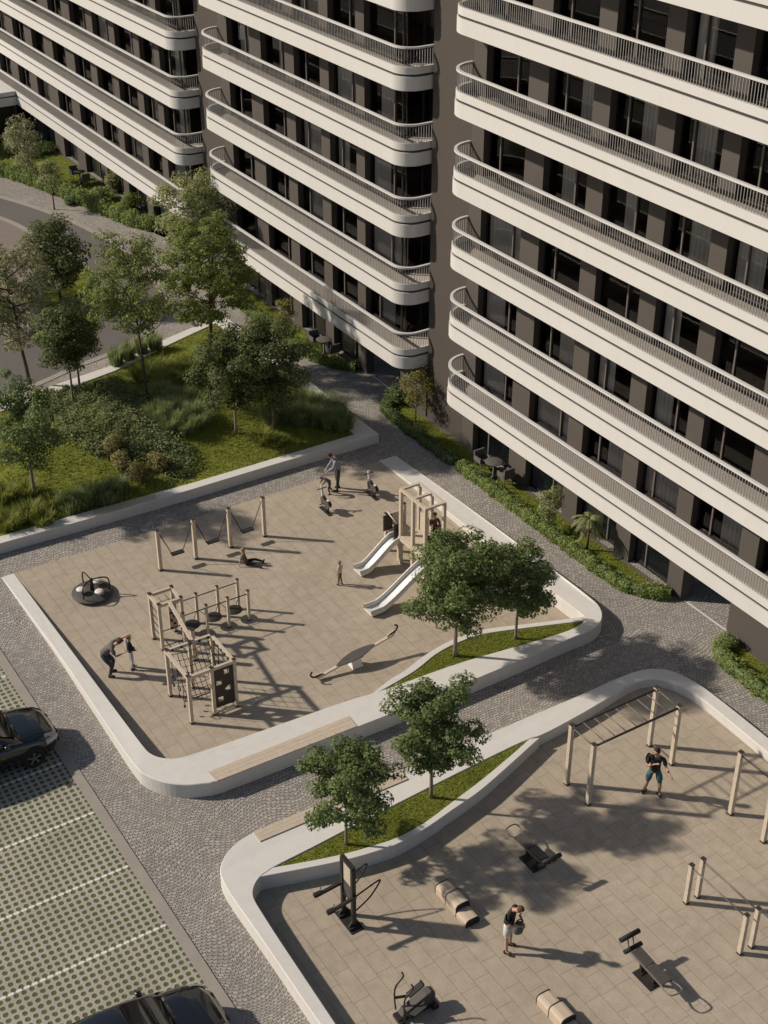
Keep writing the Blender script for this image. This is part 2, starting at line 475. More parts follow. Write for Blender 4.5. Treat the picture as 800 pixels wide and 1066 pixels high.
def band(mb, outer, inner, m=0, bev=.02):
    """wall body between an outer and an inner outline (both carry their top height)"""
    poly = outer+inner[::-1]
    n = len(poly); A = sum(poly[i].x*poly[(i+1) % n].y-poly[(i+1) % n].x*poly[i].y for i in range(n))
    if A < 0: poly = poly[::-1]
    vin = []
    for i in range(n):
        a, b, c = poly[i-1], poly[i], poly[(i+1) % n]
        d1 = (b-a); d2 = (c-b); d1.z = d2.z = 0
        n1 = V((-d1.y, d1.x, 0)).normalized() if d1.length > 1e-6 else V((0, 0, 0))
        n2 = V((-d2.y, d2.x, 0)).normalized() if d2.length > 1e-6 else V((0, 0, 0))
        q = n1+n2
        q = q.normalized() if q.length > .3 else n1
        vin.append(b+q*bev)
    lo = [V((p.x, p.y, -.06)) for p in poly]; mid = [V((p.x, p.y, max(p.z-bev, -.02))) for p in poly]
    vs = lo+mid+vin
    fs = [(i, (i+1) % n, n+(i+1) % n, n+i) for i in range(n)]+[(n+i, n+(i+1) % n, 2*n+(i+1) % n, 2*n+i) for i in range(n)]
    fs.append(tuple(range(2*n, 3*n)))
    mb.add(vs, fs, m)

# ---- playground wall
Y0 = 10.40
o1 = [V((-41.5, Y0, h1(-41.5, 0))), V((-36, Y0, h1(-36, 0)))]
for q in [(143.7, 813.8), (156, 822.5), (175.2, 829.5), (198, 831.3), (213, 829.4)]:
    p = at(*q); o1.append(V((p.x, p.y, h1(p.x, p.y))))
o1 += top([(224, 814.4), (372.3, 756.8), (409, 742.7), (540, 688.5), (575, 672.8), (597.8, 663), (613.5, 657.2), (624, 650.4), (628.4, 641.3), (624.5, 630), (613.5, 620.5), (592.5, 604.5), (475.4, 518), (415, 476)], h1)
i1 = [V((-41.5, Y0+.47, h1(-41.5, 0)))]+top([(100, 710.5), (126, 745.5), (149, 776), (156, 784), (166.5, 788.4), (180.5, 789.6), (196, 786.6), (240, 771.8), (307.5, 748), (367, 727), (395, 720), (476, 690), (540, 672), (575, 662), (603, 652), (609.5, 645), (607.4, 640.4), (592.5, 629), (581, 620.5), (427, 502.5), (397, 481)], h1)
o1[-1].x = i1[-1].x = -41.4
wall1 = thing('seat_wall', 'low white concrete wall curving around the playground with slide and swings', 'wall', (-33, 12, 0))
m = MB(); band(m, chaikin(o1), chaikin(i1)); m.build('wall_body', 'white_concrete', wall1)
pl1 = top([(386, 723), (407, 706.5), (420.7, 698.4), (445.6, 679.7), (476.5, 663), (505, 654.7), (552.5, 648.8), (600, 642.8), (608, 641)], h1)
gr1 = top([(395, 720), (431.4, 698.7), (454, 681), (476.5, 669), (505, 659.5), (552.5, 652.8), (600, 646.9), (610, 645)], h1)
pl1s, gr1s = smooth_line(pl1, 5), smooth_line(gr1, 5)
m = MB(); band(m, [p-V((0, 0, .004)) for p in pl1s], [p-V((0, 0, .004)) for p in gr1s], bev=.012); m.build('planter_edge', 'white_concrete', wall1)

# ---- fitness area wall
o2 = []
for q in [(420, 1202), (323.4, 1066), (300, 1031), (265.5, 980), (248, 955.5), (236.5, 938), (231.5, 927)]:
    p = at(*q); o2.append(V((p.x, p.y, h2(p.x, p.y))))
o2 += top([(228.8, 906), (231, 897), (237.5, 885.5), (249.8, 874), (263.75, 866), (325, 840), (418, 801), (520, 758.8), (560, 741.6), (605, 723), (644, 705), (665, 697.5), (680, 695.4), (698, 696.6), (722, 708), (746, 724.5), (800, 768), (900, 848)], h2)
i2 = top([(468, 1242), (351, 1066), (292.6, 980), (272.5, 948.5), (264.6, 935.5), (263.4, 927.5), (266.4, 918.8), (272.5, 911), (279.5, 906.5), (284, 903), (330, 880), (356.5, 866), (448.5, 819), (520, 783.5), (552, 768.5), (565, 765.5), (605, 744), (635, 726), (656, 712.5), (674, 706.5), (692, 707.4), (710, 714), (732, 728), (752, 744), (800, 784), (900, 866)], h2)
wall2 = thing('seat_wall', 'low white concrete wall curving around the fitness area with the monkey bars', 'wall', (-22, 14, 0))
m = MB(); band(m, chaikin(o2), chaikin(i2)); m.build('wall_body', 'white_concrete', wall2)
pl2 = top([(271, 912.5), (316, 904), (360, 895), (392, 886), (416, 877.5), (444, 861.8), (472, 842.5), (500, 823), (530, 797), (562, 768)], h2)
gr2 = top([(284.8, 902.7), (330, 894.5), (360, 888), (390, 879.5), (416, 870.5), (444, 854.8), (472, 833.8), (500, 812.8), (530, 788), (552, 768.7)], h2)
pl2s, gr2s = smooth_line(pl2, 5), smooth_line(gr2, 5)
m = MB(); band(m, [p-V((0, 0, .004)) for p in pl2s], [p-V((0, 0, .004)) for p in gr2s], bev=.012); m.build('planter_edge', 'white_concrete', wall2)

# ---- garden wall
og = top([(-70, 586.5), (0, 566), (100, 538.2), (200, 509.5), (290, 482.3), (394.5, 451.4), (310, 387), (232, 327), (176, 351), (120, 379), (43, 405), (-60, 440)], hg)
ig = top([(-70, 578.5), (0, 558), (70, 538), (140, 519), (200, 502.5), (369, 452), (318, 405), (225, 336), (180, 357), (120, 386), (56, 409.7), (-60, 449)], hg)
wall3 = thing('seat_wall', 'low white concrete wall around the sloping lawn with trees', 'wall', (-45, 15, 0))
m = MB(); band(m, og, ig); m.build('wall_body', 'white_concrete', wall3)

# ---- wooden seats let into the walls
def seat(pts, h, label, gaps=3):
    P = top(pts, h)
    cx = sum((p for p in P), V())/4
    t = thing('bench_seat', label, 'bench', (cx.x, cx.y, cx.z))
    a, b, c, d = P     # outer-start, inner-start, inner-end, outer-end
    mb = MB()
    for k in range(gaps):
        u0, u1 = k/gaps+.006, (k+1)/gaps-.006
        q = [a.lerp(b, u0), a.lerp(b, u1), d.lerp(c, u1), d.lerp(c, u0)]
        mb.prism([(p.x, p.y, p.z+.022) for p in q], min(p.z for p in q)-.03, None)
    mb.build('seat_boards', 'wood_bench', t)
    return t
seat([(226, 813.6), (216.8, 804.2), (363.5, 745.8), (372, 756.4)], h1, 'long wooden bench seat let into the front of the playground wall')
seat([(263.5, 866.6), (271, 876.3), (424.8, 811.4), (416.8, 801.8)], h2, 'wooden bench seat let into the fitness area wall behind two planter trees')
seat([(99, 538.2), (97, 532), (161, 514), (163.5, 519.5)], hg, 'short wooden bench seat let into the lawn wall near the swings', 2)

# ---- paving of the two play areas
ti = [(p.x, p.y) for p in i1]
structure('playground_paving', MB().sheet(ti, .004), 'tiles')
ti2 = [(p.x, p.y) for p in i2 if True]
structure('fitness_paving', MB().sheet([(p.x, p.y) for p in i2]+[(-4, i2[-1].y), (-4, i2[0].y)], .004), 'tiles')

# ---- grass in the planters
def blades(mb, pts_z, n, rng, hmin=.05, hmax=.12, w=.02, lean=.5, m=0):
    for _ in range(n):
        p = pts_z(rng)
        if p is None: continue
        h = rng.uniform(hmin, hmax); a = rng.uniform(0, 2*PI); d = V((math.cos(a), math.sin(a), 0))
        tip = p+V((rng.uniform(-1, 1)*lean*h, rng.uniform(-1, 1)*lean*h, h))
        mb.add([p-d*w, p+d*w, tip], [(0, 1, 2)], m)
def poly_sampler(poly, zf, margin=0):
    xs = [p[0] for p in poly]; ys = [p[1] for p in poly]
    x0, x1, y0, y1 = min(xs), max(xs), min(ys), max(ys)
    def f(rng):
        for _ in range(30):
            x, y = rng.uniform(x0, x1), rng.uniform(y0, y1)
            if inpoly(x, y, poly) and (not margin or edge_dist(x, y, poly) > margin): return V((x, y, zf(x, y)))
        return None
    return f
def planter_grass(edge, inner, h, n):
    poly = [(p.x, p.y) for p in edge]+[(p.x, p.y) for p in inner[::-1]]
    m = MB(); m.sheet([(x, y, h(x, y)-.035) for x, y in poly], None, 0)
    blades(m, poly_sampler(poly, lambda x, y: h(x, y)-.05, .03), n, random.Random(3), .03, .07, .022, m=1)
    structure('grass', m, ['lawn', 'leaf_grass'], 'stuff')
planter_grass(gr1s, top([(395, 720), (476, 690), (540, 672), (575, 662), (603, 652), (609.5, 645)], h1), h1, 5000)
planter_grass(gr2s, top([(284, 903), (330, 880), (356.5, 866), (448.5, 819), (520, 783.5), (552, 768.5)], h2), h2, 5000)

# ---- parking with grass pavers
KY = 8.70
structure('parking_lot', MB().sheet([(-75, -14), (6, -14), (6, KY), (-75, KY)], .004), 'grass_paver')
m = MB(); m.prism([(-75, KY), (6, KY), (6, KY+.29), (-75, KY+.29)], -.05, .03); structure('kerb', m, 'kerb_stone')
m = MB()
for k in range(-8, 8):
    x = -26.6+2.38*k
    for j in range(-10, 44):
        y = j/5+.0
        if y+.07 < KY: m.sheet([(x-.04, y-.07), (x+.04, y-.07), (x+.04, y+.07), (x-.04, y+.07)], .009)
structure('parking_lines', m, 'paint_white')
m = MB()
for xa_, xb_ in ((-27.75, -25.6), (-47.95, -45.9)): m.sheet([(xa_, 29.48), (xb_, 29.48), (xb_, 29.56), (xa_, 29.56)], .005)
structure('drain_strip', m, 'white_concrete')

# ---- street
def strip(mb, line, wd, z0, z1, m=0):
    L = []; Rr = []
    for i, p in enumerate(line):
        d = line[min(i+1, len(line)-1)]-line[max(i-1, 0)]; n = V((-d.y, d.x, 0)).normalized()
        L.append(p+n*wd/2); Rr.append(p-n*wd/2)
    for i in range(len(line)-1):
        mb.prism([tuple(q)[:2] for q in (Rr[i], Rr[i+1], L[i+1], L[i])], z0, z1, m)
ro = [at(a, b) for a, b in [(-120, 186), (-60, 193), (0, 205), (59, 224), (95, 240), (123, 256), (150, 279), (168, 303), (170, 325), (155, 345), (115, 368), (80, 382), (30, 404), (-60, 437), (-160, 470)]]
ros = smooth_line(ro, 5)
ri = [at(a, b) for a, b in [(-160, 215), (-60, 214), (0, 227), (36, 244), (43, 248), (70, 262), (94, 283), (102, 306), (98, 320), (84, 331), (50, 338), (-60, 345), (-160, 352)]]
ris = smooth_line(ri, 5)
road = [(p.x, p.y) for p in ros]+[(p.x, p.y) for p in ris[::-1]]
structure('road', MB().sheet(road, .005), 'asphalt')
m = MB(); strip(m, ros, .32, -.05, .025); strip(m, ris, .32, -.05, .025); structure('road_kerb', m, 'kerb_stone')
structure('pavement', MB().sheet([(p.x, p.y) for p in ris], .008), 'pink_paving')
m = MB()
for k in range(6):
    a, b = at(8+k*7, 316+k*3.2), at(22+k*7, 309+k*3.2)
    n_ = (b-a).normalized().cross(V((0, 0, 1)))*.05
    m.sheet([tuple((a-n_))[:2], tuple((b-n_))[:2], tuple((b+n_))[:2], tuple((a+n_))[:2]], .0125)
structure('bay_markings', m, 'paint_white')
# planted island in the bend
isl = [at(a, b) for a, b in [(38, 322), (45, 300), (60, 284), (78, 274), (94, 284), (101, 304), (98, 318), (86, 328), (60, 333)]]
m = MB(); m.prism([(p.x, p.y) for p in smooth_line(isl+[isl[0]], 4)[:-1]], -.05, .11); structure('island_kerb', m, 'kerb_stone')
cen = sum(isl, V())/len(isl)
isl2 = [cen+(p-cen)*.95 for p in smooth_line(isl+[isl[0]], 4)[:-1]]
m = MB(); m.sheet([(p.x, p.y) for p in isl2], .116); blades(m, poly_sampler([(p.x, p.y) for p in isl2], lambda x, y: .11), 2500, random.Random(5), .05, .12, .025, m=1)
structure('island_grass', m, ['lawn', 'leaf_grass'], 'stuff')
# ================================================================== APARTMENT BLOCKS
YW = 29.40      # wall plane
YB = 28.20      # balcony front
B0, PITCH = 2.35, 2.81
NL = 8
def slab_path(xl, xr, off=0.0, left='round', right='round', rad=.8, radl=1.1):
    """front outline of a balcony from the left end at the wall to the right end, pushed in by off"""
    r = rad-off; rl = radl-off
    P = []
    if left == 'round':
        for k in range(0, 13):
            a = PI+k*PI/2/12
            P.append(V((xl+radl+rl*math.cos(a), YB+radl+rl*math.sin(a), 0)))
    else: P += [V((xl+off, YB+off, 0))]
    if right == 'round':
        for k in range(0, 13):
            a = 1.5*PI+k*PI/2/12
            P.append(V((xr-rad+r*math.cos(a), YB+rad+r*math.sin(a), 0)))
    else: P += [V((xr, YB+off, 0))]
    return P
def ribbon(mb, path_o, path_i, z0, z1, m=0, smooth=True):
    n = len(path_o)
    rings = []
    for a, b in zip(path_o, path_i):
        rings.append([V((a.x, a.y, z0)), V((a.x, a.y, z1)), V((b.x, b.y, z1)), V((b.x, b.y, z0))])
    for i in range(n-1):
        A, Bq = rings[i], rings[i+1]
        for k in range(4):
            j = (k+1) % 4
            mb.add([A[k], Bq[k], Bq[j], A[j]], [(0, 1, 2, 3)], m, False)
    mb.add(rings[0], [(0, 1, 2, 3)], m); mb.add(rings[-1], [(3, 2, 1, 0)], m)

def block(label, xl, xr, wins, corner=None, left='round', right='round', passages=(), blank=(), core=None, skip_ground=()):
    """one apartment block: piers, floors, balconies with rails, windows with panes and curtains"""
    rg = random.Random(int(abs(xl)*10))
    t = thing('apartment_block', label, 'building', ((xl+xr)/2, YW+5, 0))
    H = B0+PITCH*NL+.6
    xa = xl+.15
    xb = wins[-1][1] if corner else xr
    # --- piers between the openings, full height
    m = MB(); x = xa
    for (a, b) in wins:
        if a-x > .02: m.box(((x+a)/2, YW+.2, H/2), (a-x, .4, H))
        x = b
    if not corner: m.box(((x+xb)/2, YW+.2, H/2), (max(xb-x, .05), .4, H))
    for n in range(NL):
        z = B0+PITCH*n
        m.box(((xa+xb)/2, YW+.205, z+.24), (xb-xa, .39, .5))
    # corner pier and end return
    if corner:
        m.box((xb+.06, YW+2.75, H/2), (.12, 1.9, H))
        m.box(((xb+core[0])/2+.06, YW+3.75, H/2), (core[0]-xb+.4, .1, H))
    for (a, b) in blank: m.box(((a+b)/2, YW+.012, B0/2), (b-a, .03, B0))
    m.build('facade_wall', 'taupe_render', t)
    # --- core wall right of the block
    if core:
        m = MB(); m.box(((core[0]+core[1])/2, YW+.6, H/2), (core[1]-core[0], 1.2, H)); m.build('core_wall', 'brown_render', t)
        if corner:
            m = MB(); m.box(((xb+core[0])/2-.03, YW+.2, B0/2-.01), (core[0]-xb-.12-.06, .4, B0-.02)); m.build('ground_wall', 'taupe_render', t)
    # --- rooms
    m = MB(); xe = core[1] if core else xb
    yb = YW+4.2
    for n in range(-1, NL):
        z = B0+PITCH*n+.25
        if n < 0: continue
        m.box(((xa+xb)/2, (YW+.4+yb)/2, z), (xb-xa-.02, yb-YW-.4, .44))
    m.box(((xa+xb)/2, yb+.1, H/2+1.3), (xb-xa, .2, H-2.6))
    m.box((xa+.06, (YW+.4+yb)/2, H/2), (.1, yb-YW-.42, H))
    for k in range(1, len(wins), 2):
        c = (wins[k-1][1]+wins[k][0])/2
        m.box((c, (YW+.42+yb)/2, H/2+1.3), (.15, yb-YW-.46, H-2.6))
    m.build('room_interior', 'room_dark', t)
    m = MB(); m.box(((xa+xe)/2, YW+4.2, H+.1), (xe-xa, 8.4, .3)); m.build('roof', 'balcony_white', t)
    # --- windows
    for n in range(NL):
        zf = 0.02 if n == 0 else B0+PITCH*(n-1)+.49
        zc = B0 if n == 0 else B0+PITCH*n
        for wi, (a, b) in enumerate(wins):
            if n == 0 and wi in passages or (n == 0 and wi in skip_ground): continue
            last = corner and wi == len(wins)-1
            y = YW+.30
            m = MB(); fw = .06
            za, zb_ = zf+.002, zc-.004
            for q in (a+fw/2, b-fw/2): m.box((q, y, (za+zb_)/2), (fw-.004, .07, zb_-za))
            m.box(((a+b)/2, y, za+.035), (b-a-2*fw, .07, .07)); m.box(((a+b)/2, y, zb_-.035), (b-a-2*fw, .07, .07))
            split = a+(b-a)*rg.choice((.28, .3, .62, .68))
            m.box((split, y-.01, (za+zb_)/2), (.06, .09, zb_-za-.14), m=1)
            if last:   # glazing turns the corner
                for yy in (YW+.08, YW+1.0, YW+1.78): m.box((b+.03, yy, (za+zb_)/2), (.06, .07, zb_-za), m=0)
                m.box((b+.03, YW+.93, za+.05), (.055, 1.62, .08)); m.box((b+.03, YW+.93, zb_-.05), (.055, 1.62, .08))
            f = m.build('window', ['frame_dark', 'frame_grey'], t)
            m = MB(); m.add([(a+fw, y+.005, za+.07), (b-fw, y+.005, za+.07), (b-fw, y+.005, zb_-.07), (a+fw, y+.005, zb_-.07)], [(0, 1, 2, 3)])
            if last: m.add([(b+.03, YW+.12, za+.09), (b+.03, YW+1.74, za+.09), (b+.03, YW+1.74, zb_-.09), (b+.03, YW+.12, zb_-.09)], [(0, 1, 2, 3)])
            m.build('pane', 'glass', f)
            if rg.random() < (.62 if not last else .85):
                lo, hi = (0, 1)
                k = rg.random()
                if k < .3: lo, hi = 0.02, rg.uniform(.35, .6)
                elif k < .6: lo, hi = rg.uniform(.4, .6), .98
                elif k < .8: lo, hi = rg.uniform(.2, .35), rg.uniform(.6, .8)
                x0, x1 = a+.08+(b-a-.16)*lo, a+.08+(b-a-.16)*hi
                m = MB(); N = int((x1-x0)/.035)+2; yy = y+.09
                row = []
                ph = rg.random()*9
                for i in range(N):
                    xx = x0+(x1-x0)*i/(N-1)
                    row.append((xx, yy+.035*math.sin(xx*34+ph)+.015*math.sin(xx*71)))
                vs = [V((p, q, za+.02)) for p, q in row]+[V((p, q, zb_-.02)) for p, q in row]
                m.add(vs, [(i, i+1, N+i+1, N+i) for i in range(N-1)], 0, True)
                m.build('curtain', 'curtain', f)
    # --- balconies
    for n in range(NL):
        z = B0+PITCH*n
        m = MB()
        P0 = slab_path(xl, xr, 0, left, right); Pi = slab_path(xl, xr, .14, left, right); Pg = slab_path(xl, xr, .05, left, right)
        ext = YW+1.2 if right == 'round' and corner else YW
        def fin(P, d): return ([V((P[0].x, YW+.0, 0))] if left == 'round' else [])+P+([V((P[-1].x, ext, 0))] if right == 'round' else [])
        P0, Pi, Pg = fin(P0, 0), fin(Pi, .14), fin(Pg, .05)
        ribbon(m, P0, Pi, z, z+.51)               # lower fascia
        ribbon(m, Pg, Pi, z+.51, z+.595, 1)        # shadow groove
        P2, P3 = slab_path(xl, xr, .025, left, right), slab_path(xl, xr, .15, left, right)
        ribbon(m, fin(P2, 0), fin(P3, 0), z+.595, z+.86)   # upper fascia
        fl = [(p.x, p.y) for p in Pi]+[(Pi[-1].x, YW-.002 if not corner else ext-.01), (Pi[0].x, YW-.002)]
        m.prism(fl, z+.012, z+.47, 2)
        bal = m.build('balcony', ['balcony_white', 'groove_dark', 'balcony_floor'], t)
        # railing
        m = MB()
        Q0, Q1 = fin(slab_path(xl, xr, .02, left, right), 0), fin(slab_path(xl, xr, .13, left, right), 0)
        ribbon(m, Q0, Q1, z+1.50, z+1.57)
        Qc = fin(slab_path(xl, xr, .075, left, right), 0)
        acc = 0; step = .115; nxt = .06; cnt = 0
        for i in range(len(Qc)-1):
            a, b = Qc[i], Qc[i+1]; L = (b-a).length
            while nxt < acc+L:
                p = a.lerp(b, (nxt-acc)/L); d = (b-a).normalized()
                wdt = .016
                ang = math.atan2(d.y, d.x)
                m.box((p.x, p.y, z+1.18), (wdt, .022, .64), ang, m=1); nxt += step; cnt += 1
            acc += L
        m.build('railing', ['rail_white', 'baluster_grey'], bal)
    return t

T3 = [(-40.15, -37.75), (-36.70, -34.42), (-33.60, -31.42), (-30.65, -28.65), (-27.95, -25.75), (-25.0, -22.9), (-22.1, -20.0), (-19.2, -17.1), (-16.3, -14.2)]
T2 = [(-60.30, -58.1), (-57.0, -54.8), (-54.0, -51.78), (-51.05, -48.9), (-48.25, -45.55)]
T1 = [(-108.0, -105.8), (-104.8, -102.6), (-101.2, -99.3), (-98.0, -95.8), (-94.6, -92.4), (-91.0, -88.9), (-87.6, -85.5), (-84.0, -81.8), (-80.5, -78.05), (-77.1, -74.78), (-74.0, -71.5), (-70.72, -68.9), (-68.2, -65.85)]
blockC = block('nearest apartment block with white curved balconies, above the two right-hand hedges', -41.05, -12, T3, left='round', right='cut', passages=(4,), skip_ground=(5,), blank=[(-25.6, -22.6)])
blockB = block('middle apartment block with white curved balconies between two brown wall strips', -61.35, -43.55, T2, corner=True, left='round', right='round', passages=(4,), core=(-43.40, -40.9))
blockA = block('farthest apartment block with white balconies beside the curving road', -112, -63.85, T1, corner=True, left='cut', right='round', core=(-63.70, -61.2))
# low wing projecting from the far block
t = thing('terrace_wing', 'low dark wing with white flat roof edge beside the far garden', 'building', (-94, 18, 0))
m = MB(); m.box((-94.2, 18.0, 1.15), (10.8, 20.0, 2.34)); m.build('wing_wall', 'frame_dark', t)
m = MB(); m.box((-94, 18.0, B0+.255), (11.2, 20.38, .51)); m.box((-94, 18.0, B0+.55), (11.0, 20.2, .082), m=1); m.box((-94, 18.0, B0+.725), (11.16, 20.36, .265))
m.build('roof_edge', ['balcony_white', 'groove_dark'], t)
# ================================================================== VEGETATION
import numpy as np
def leaf_arrays(P, out, size, rng, aspect=.62, flat=.68):
    """N leaves as folded quads. P centres, out outward direction, size array"""
    n = len(P)
    nr = rng.normal(size=(n, 3)); nr /= np.linalg.norm(nr, axis=1)[:, None]+1e-9
    nv = nr*(1-flat)*1.4+out*flat+np.array([0, 0, .35]); nv /= np.linalg.norm(nv, axis=1)[:, None]+1e-9
    t = rng.normal(size=(n, 3)); t -= nv*(t*nv).sum(1)[:, None]; t /= np.linalg.norm(t, axis=1)[:, None]+1e-9
    b = np.cross(nv, t); s = size[:, None]
    v = np.empty((n, 4, 3))
    v[:, 0] = P-t*s*.5; v[:, 1] = P+b*s*.5*aspect+nv*s*.12; v[:, 2] = P+t*s*.5; v[:, 3] = P-b*s*.5*aspect+nv*s*.12
    return v.reshape(-1, 3)
def leaf_obj(name, verts, mats, parent=None, extra=None, **tags):
    """quads from verts, plus an optional MB joined in as further faces"""
    n = len(verts)//4
    ev = np.array([tuple(p) for p in extra.v]) if extra and extra.v else np.zeros((0, 3))
    allv = np.vstack([verts, ev])
    if parent is not None:
        inv = np.array(wm(parent).inverted()); allv = allv @ inv[:3, :3].T + inv[:3, 3]
    me = bpy.data.meshes.new(name)
    ef = extra.f if extra else []
    loops = list(range(4*n))+[4*n+i for f in ef for i in f]
    starts = list(range(0, 4*n, 4)); c = 4*n
    for f in ef: starts.append(c); c += len(f)
    me.vertices.add(len(allv)); me.vertices.foreach_set('co', allv.astype('f').ravel())
    me.loops.add(len(loops)); me.loops.foreach_set('vertex_index', loops)
    me.polygons.add(len(starts)); me.polygons.foreach_set('loop_start', starts)
    for m in mats: me.materials.append(MAT[m])
    me.polygons.foreach_set('material_index', [0]*n+([1+i for i in extra.mi] if extra else []))
    me.update(calc_edges=True); me.validate()
    o = bpy.data.objects.new(name, me); COL.objects.link(o)
    if parent is not None: o.parent = parent
    for k, v in tags.items(): o[k] = v
    return o

def make_tree(name, label, base, h, cr, cz0, leafmat, bark, seed, leaves=8000, lsize=.13, limbs=16, tr=.085, rc=.36, lean=(0, 0), group=None, open_=0.0, multi=1, crx=1.0, stem_top=.72, ragged=0.0):
    cr *= .84; h = cz0+(h-cz0)*.97
    rg = random.Random(seed); rng = np.random.default_rng(seed)
    t = thing(name, label, 'tree' if name != 'palm_tree' else 'palm', base, group=group)
    B = V(base); rz = (h-cz0)/2; cc = B+V((lean[0], lean[1], cz0+rz))
    tk = MB()
    axes = []
    for q in range(multi):
        a0 = rg.uniform(0, 2*PI); sp = .0 if multi == 1 else cr*.35
        pts = []
        for i in range(7):
            u = i/6; zt = u*(cz0+(h-cz0)*stem_top)
            wob = .06*h/5
            pts.append(B+V((lean[0]*u+sp*u*math.cos(a0)+rg.uniform(-1, 1)*wob*u, lean[1]*u+sp*u*math.sin(a0)+rg.uniform(-1, 1)*wob*u, zt-.05 if i == 0 else zt)))
        tk.tube(smooth_line(pts, 2), [tr*(1-.78*k/12)*(1.25 if k == 0 else 1) for k in range(13)], 7)
        axes.append(pts)
    C = []; OUT = []; W = []
    ga = 2.39996
    for k in range(limbs):
        ax = axes[k % multi]
        u = (k+.5)/limbs
        ez = -0.85+1.75*u                       # height within the crown
        ez = max(-.9, min(.95, ez+rg.uniform(-.15, .15)))
        rr = math.sqrt(max(.04, 1-ez*ez))
        az = k*ga+rg.uniform(-.4, .4)
        f = rg.uniform(.70-.12*ragged, 1.06+.24*ragged)
        tip = cc+V((cr*crx*rr*f*math.cos(az), cr*rr*f*math.sin(az), rz*ez*rg.uniform(.85, 1.05)))
        # start on the stem, lower than the tip
        zs = max(cz0*.82, min((tip.z-B.z)-.25*cr, cz0+(h-cz0)*stem_top*.9))
        uu = zs/(cz0+(h-cz0)*stem_top)*6; i0 = min(5, int(uu)); st = ax[i0].lerp(ax[i0+1], min(1, uu-i0))
        mid = st.lerp(tip, .5)+V((rg.uniform(-.1, .1), rg.uniform(-.1, .1), rg.uniform(-.02, .22)))*cr*.5
        line = smooth_line([st, mid, tip], 5)
        tk.tube(line, [tr*.42*(1-.8*j/(len(line)-1)) for j in range(len(line))], 5)
        for s in range(3):
            p = line[4+2*s]
            d = V((rg.uniform(-1, 1), rg.uniform(-1, 1), rg.uniform(-.3, .8))).normalized()*cr*rg.uniform(.2, .42)
            q = p+d
            tk.tube([p, p.lerp(q, .5)+V((0, 0, .04)), q], [tr*.16, tr*.12, tr*.06], 4)
            C.append(q); W.append(rg.uniform(.6, 1.1))
        C.append(tip); W.append(1.1)
        C.append(line[7]); W.append(.9)
    # a few free clumps fill the crown
    for k in range(int(limbs*1.3*(1-open_))):
        d = V((rg.gauss(0, 1), rg.gauss(0, 1), rg.gauss(0, 1))).normalized()*rg.uniform(.35, .98)
        C.append(cc+V((d.x*cr*crx, d.y*cr, d.z*rz))); W.append(rg.uniform(.7, 1.2))
    C = np.array([tuple(c) for c in C]); W = np.array(W)
    n = leaves; idx = rng.choice(len(C), n, p=W/W.sum())
    d = rng.normal(size=(n, 3)); d /= np.linalg.norm(d, axis=1)[:, None]
    rad = rc*(1-.12*ragged)*W[idx]*rng.uniform(.35, 1.0, n)**.5
    P = C[idx]+d*rad[:, None]*np.array([1.1, 1.1, .72])
    P[:, 2] = np.maximum(P[:, 2], B.z+cz0*.55)
    o = P-np.array(tuple(cc)); o /= np.linalg.norm(o, axis=1)[:, None]+1e-9
    out = .7*d+.4*o
    tk.build('trunk', bark, t)
    leaf_obj('crown', leaf_arrays(P, out, lsize*rng.uniform(.65, 1.25, n), rng), [leafmat], t)
    return t

# ---- the lawn mound
IG = [(p.x, p.y) for p in ig]
def mound(x, y):
    d = edge_dist(x, y, IG); u = min(1, d/5.5); u = u*u*(3-2*u)
    return HG-.05+.75*u+.05*noise.noise(V((x*.5, y*.5, 0)))*min(1, d)
xs = [p[0] for p in IG]; ys = [p[1] for p in IG]
bm = bmesh.new()
vsg = [bm.verts.new((p[0], p[1], HG-.05)) for p in IG]
fc = bm.faces.new(vsg); bm.normal_update()
if fc.normal.z < 0: fc.normal_flip()
bmesh.ops.triangulate(bm, faces=bm.faces[:])
for _ in range(5):
    es = [e for e in bm.edges if e.calc_length() > .6]
    if not es: break
    bmesh.ops.subdivide_edges(bm, edges=es, cuts=1, use_grid_fill=False)
    bmesh.ops.triangulate(bm, faces=[f for f in bm.faces if len(f.verts) > 3])
for v_ in bm.verts: v_.co.z = mound(v_.co.x, v_.co.y)
bm.normal_update()
mb = MB()
idx = {v_: i for i, v_ in enumerate(bm.verts)}
mb.add([v_.co.copy() for v_ in bm.verts], [tuple(idx[v_] for v_ in f.verts) for f in bm.faces], 0, True)
bm.free()
VIS = [(p.x, p.y) for p in [ath(*q, mound) for q in [(-30, 600), (-30, 380), (240, 300), (420, 460)]]]
sam = poly_sampler(IG, lambda x, y: mound(x, y)-.02, .05)
def sam_vis(rng):
    for _ in range(20):
        p = sam(rng)
        if p is not None and inpoly(p.x, p.y, VIS): return p
    return None
blades(mb, sam_vis, 26000, random.Random(11), .05, .16, .028, .6, m=1)
structure('lawn', mb, ['lawn', 'leaf_grass'], 'stuff')

def region(pts): return [(p.x, p.y) for p in [ath(*q, mound) for q in pts]]
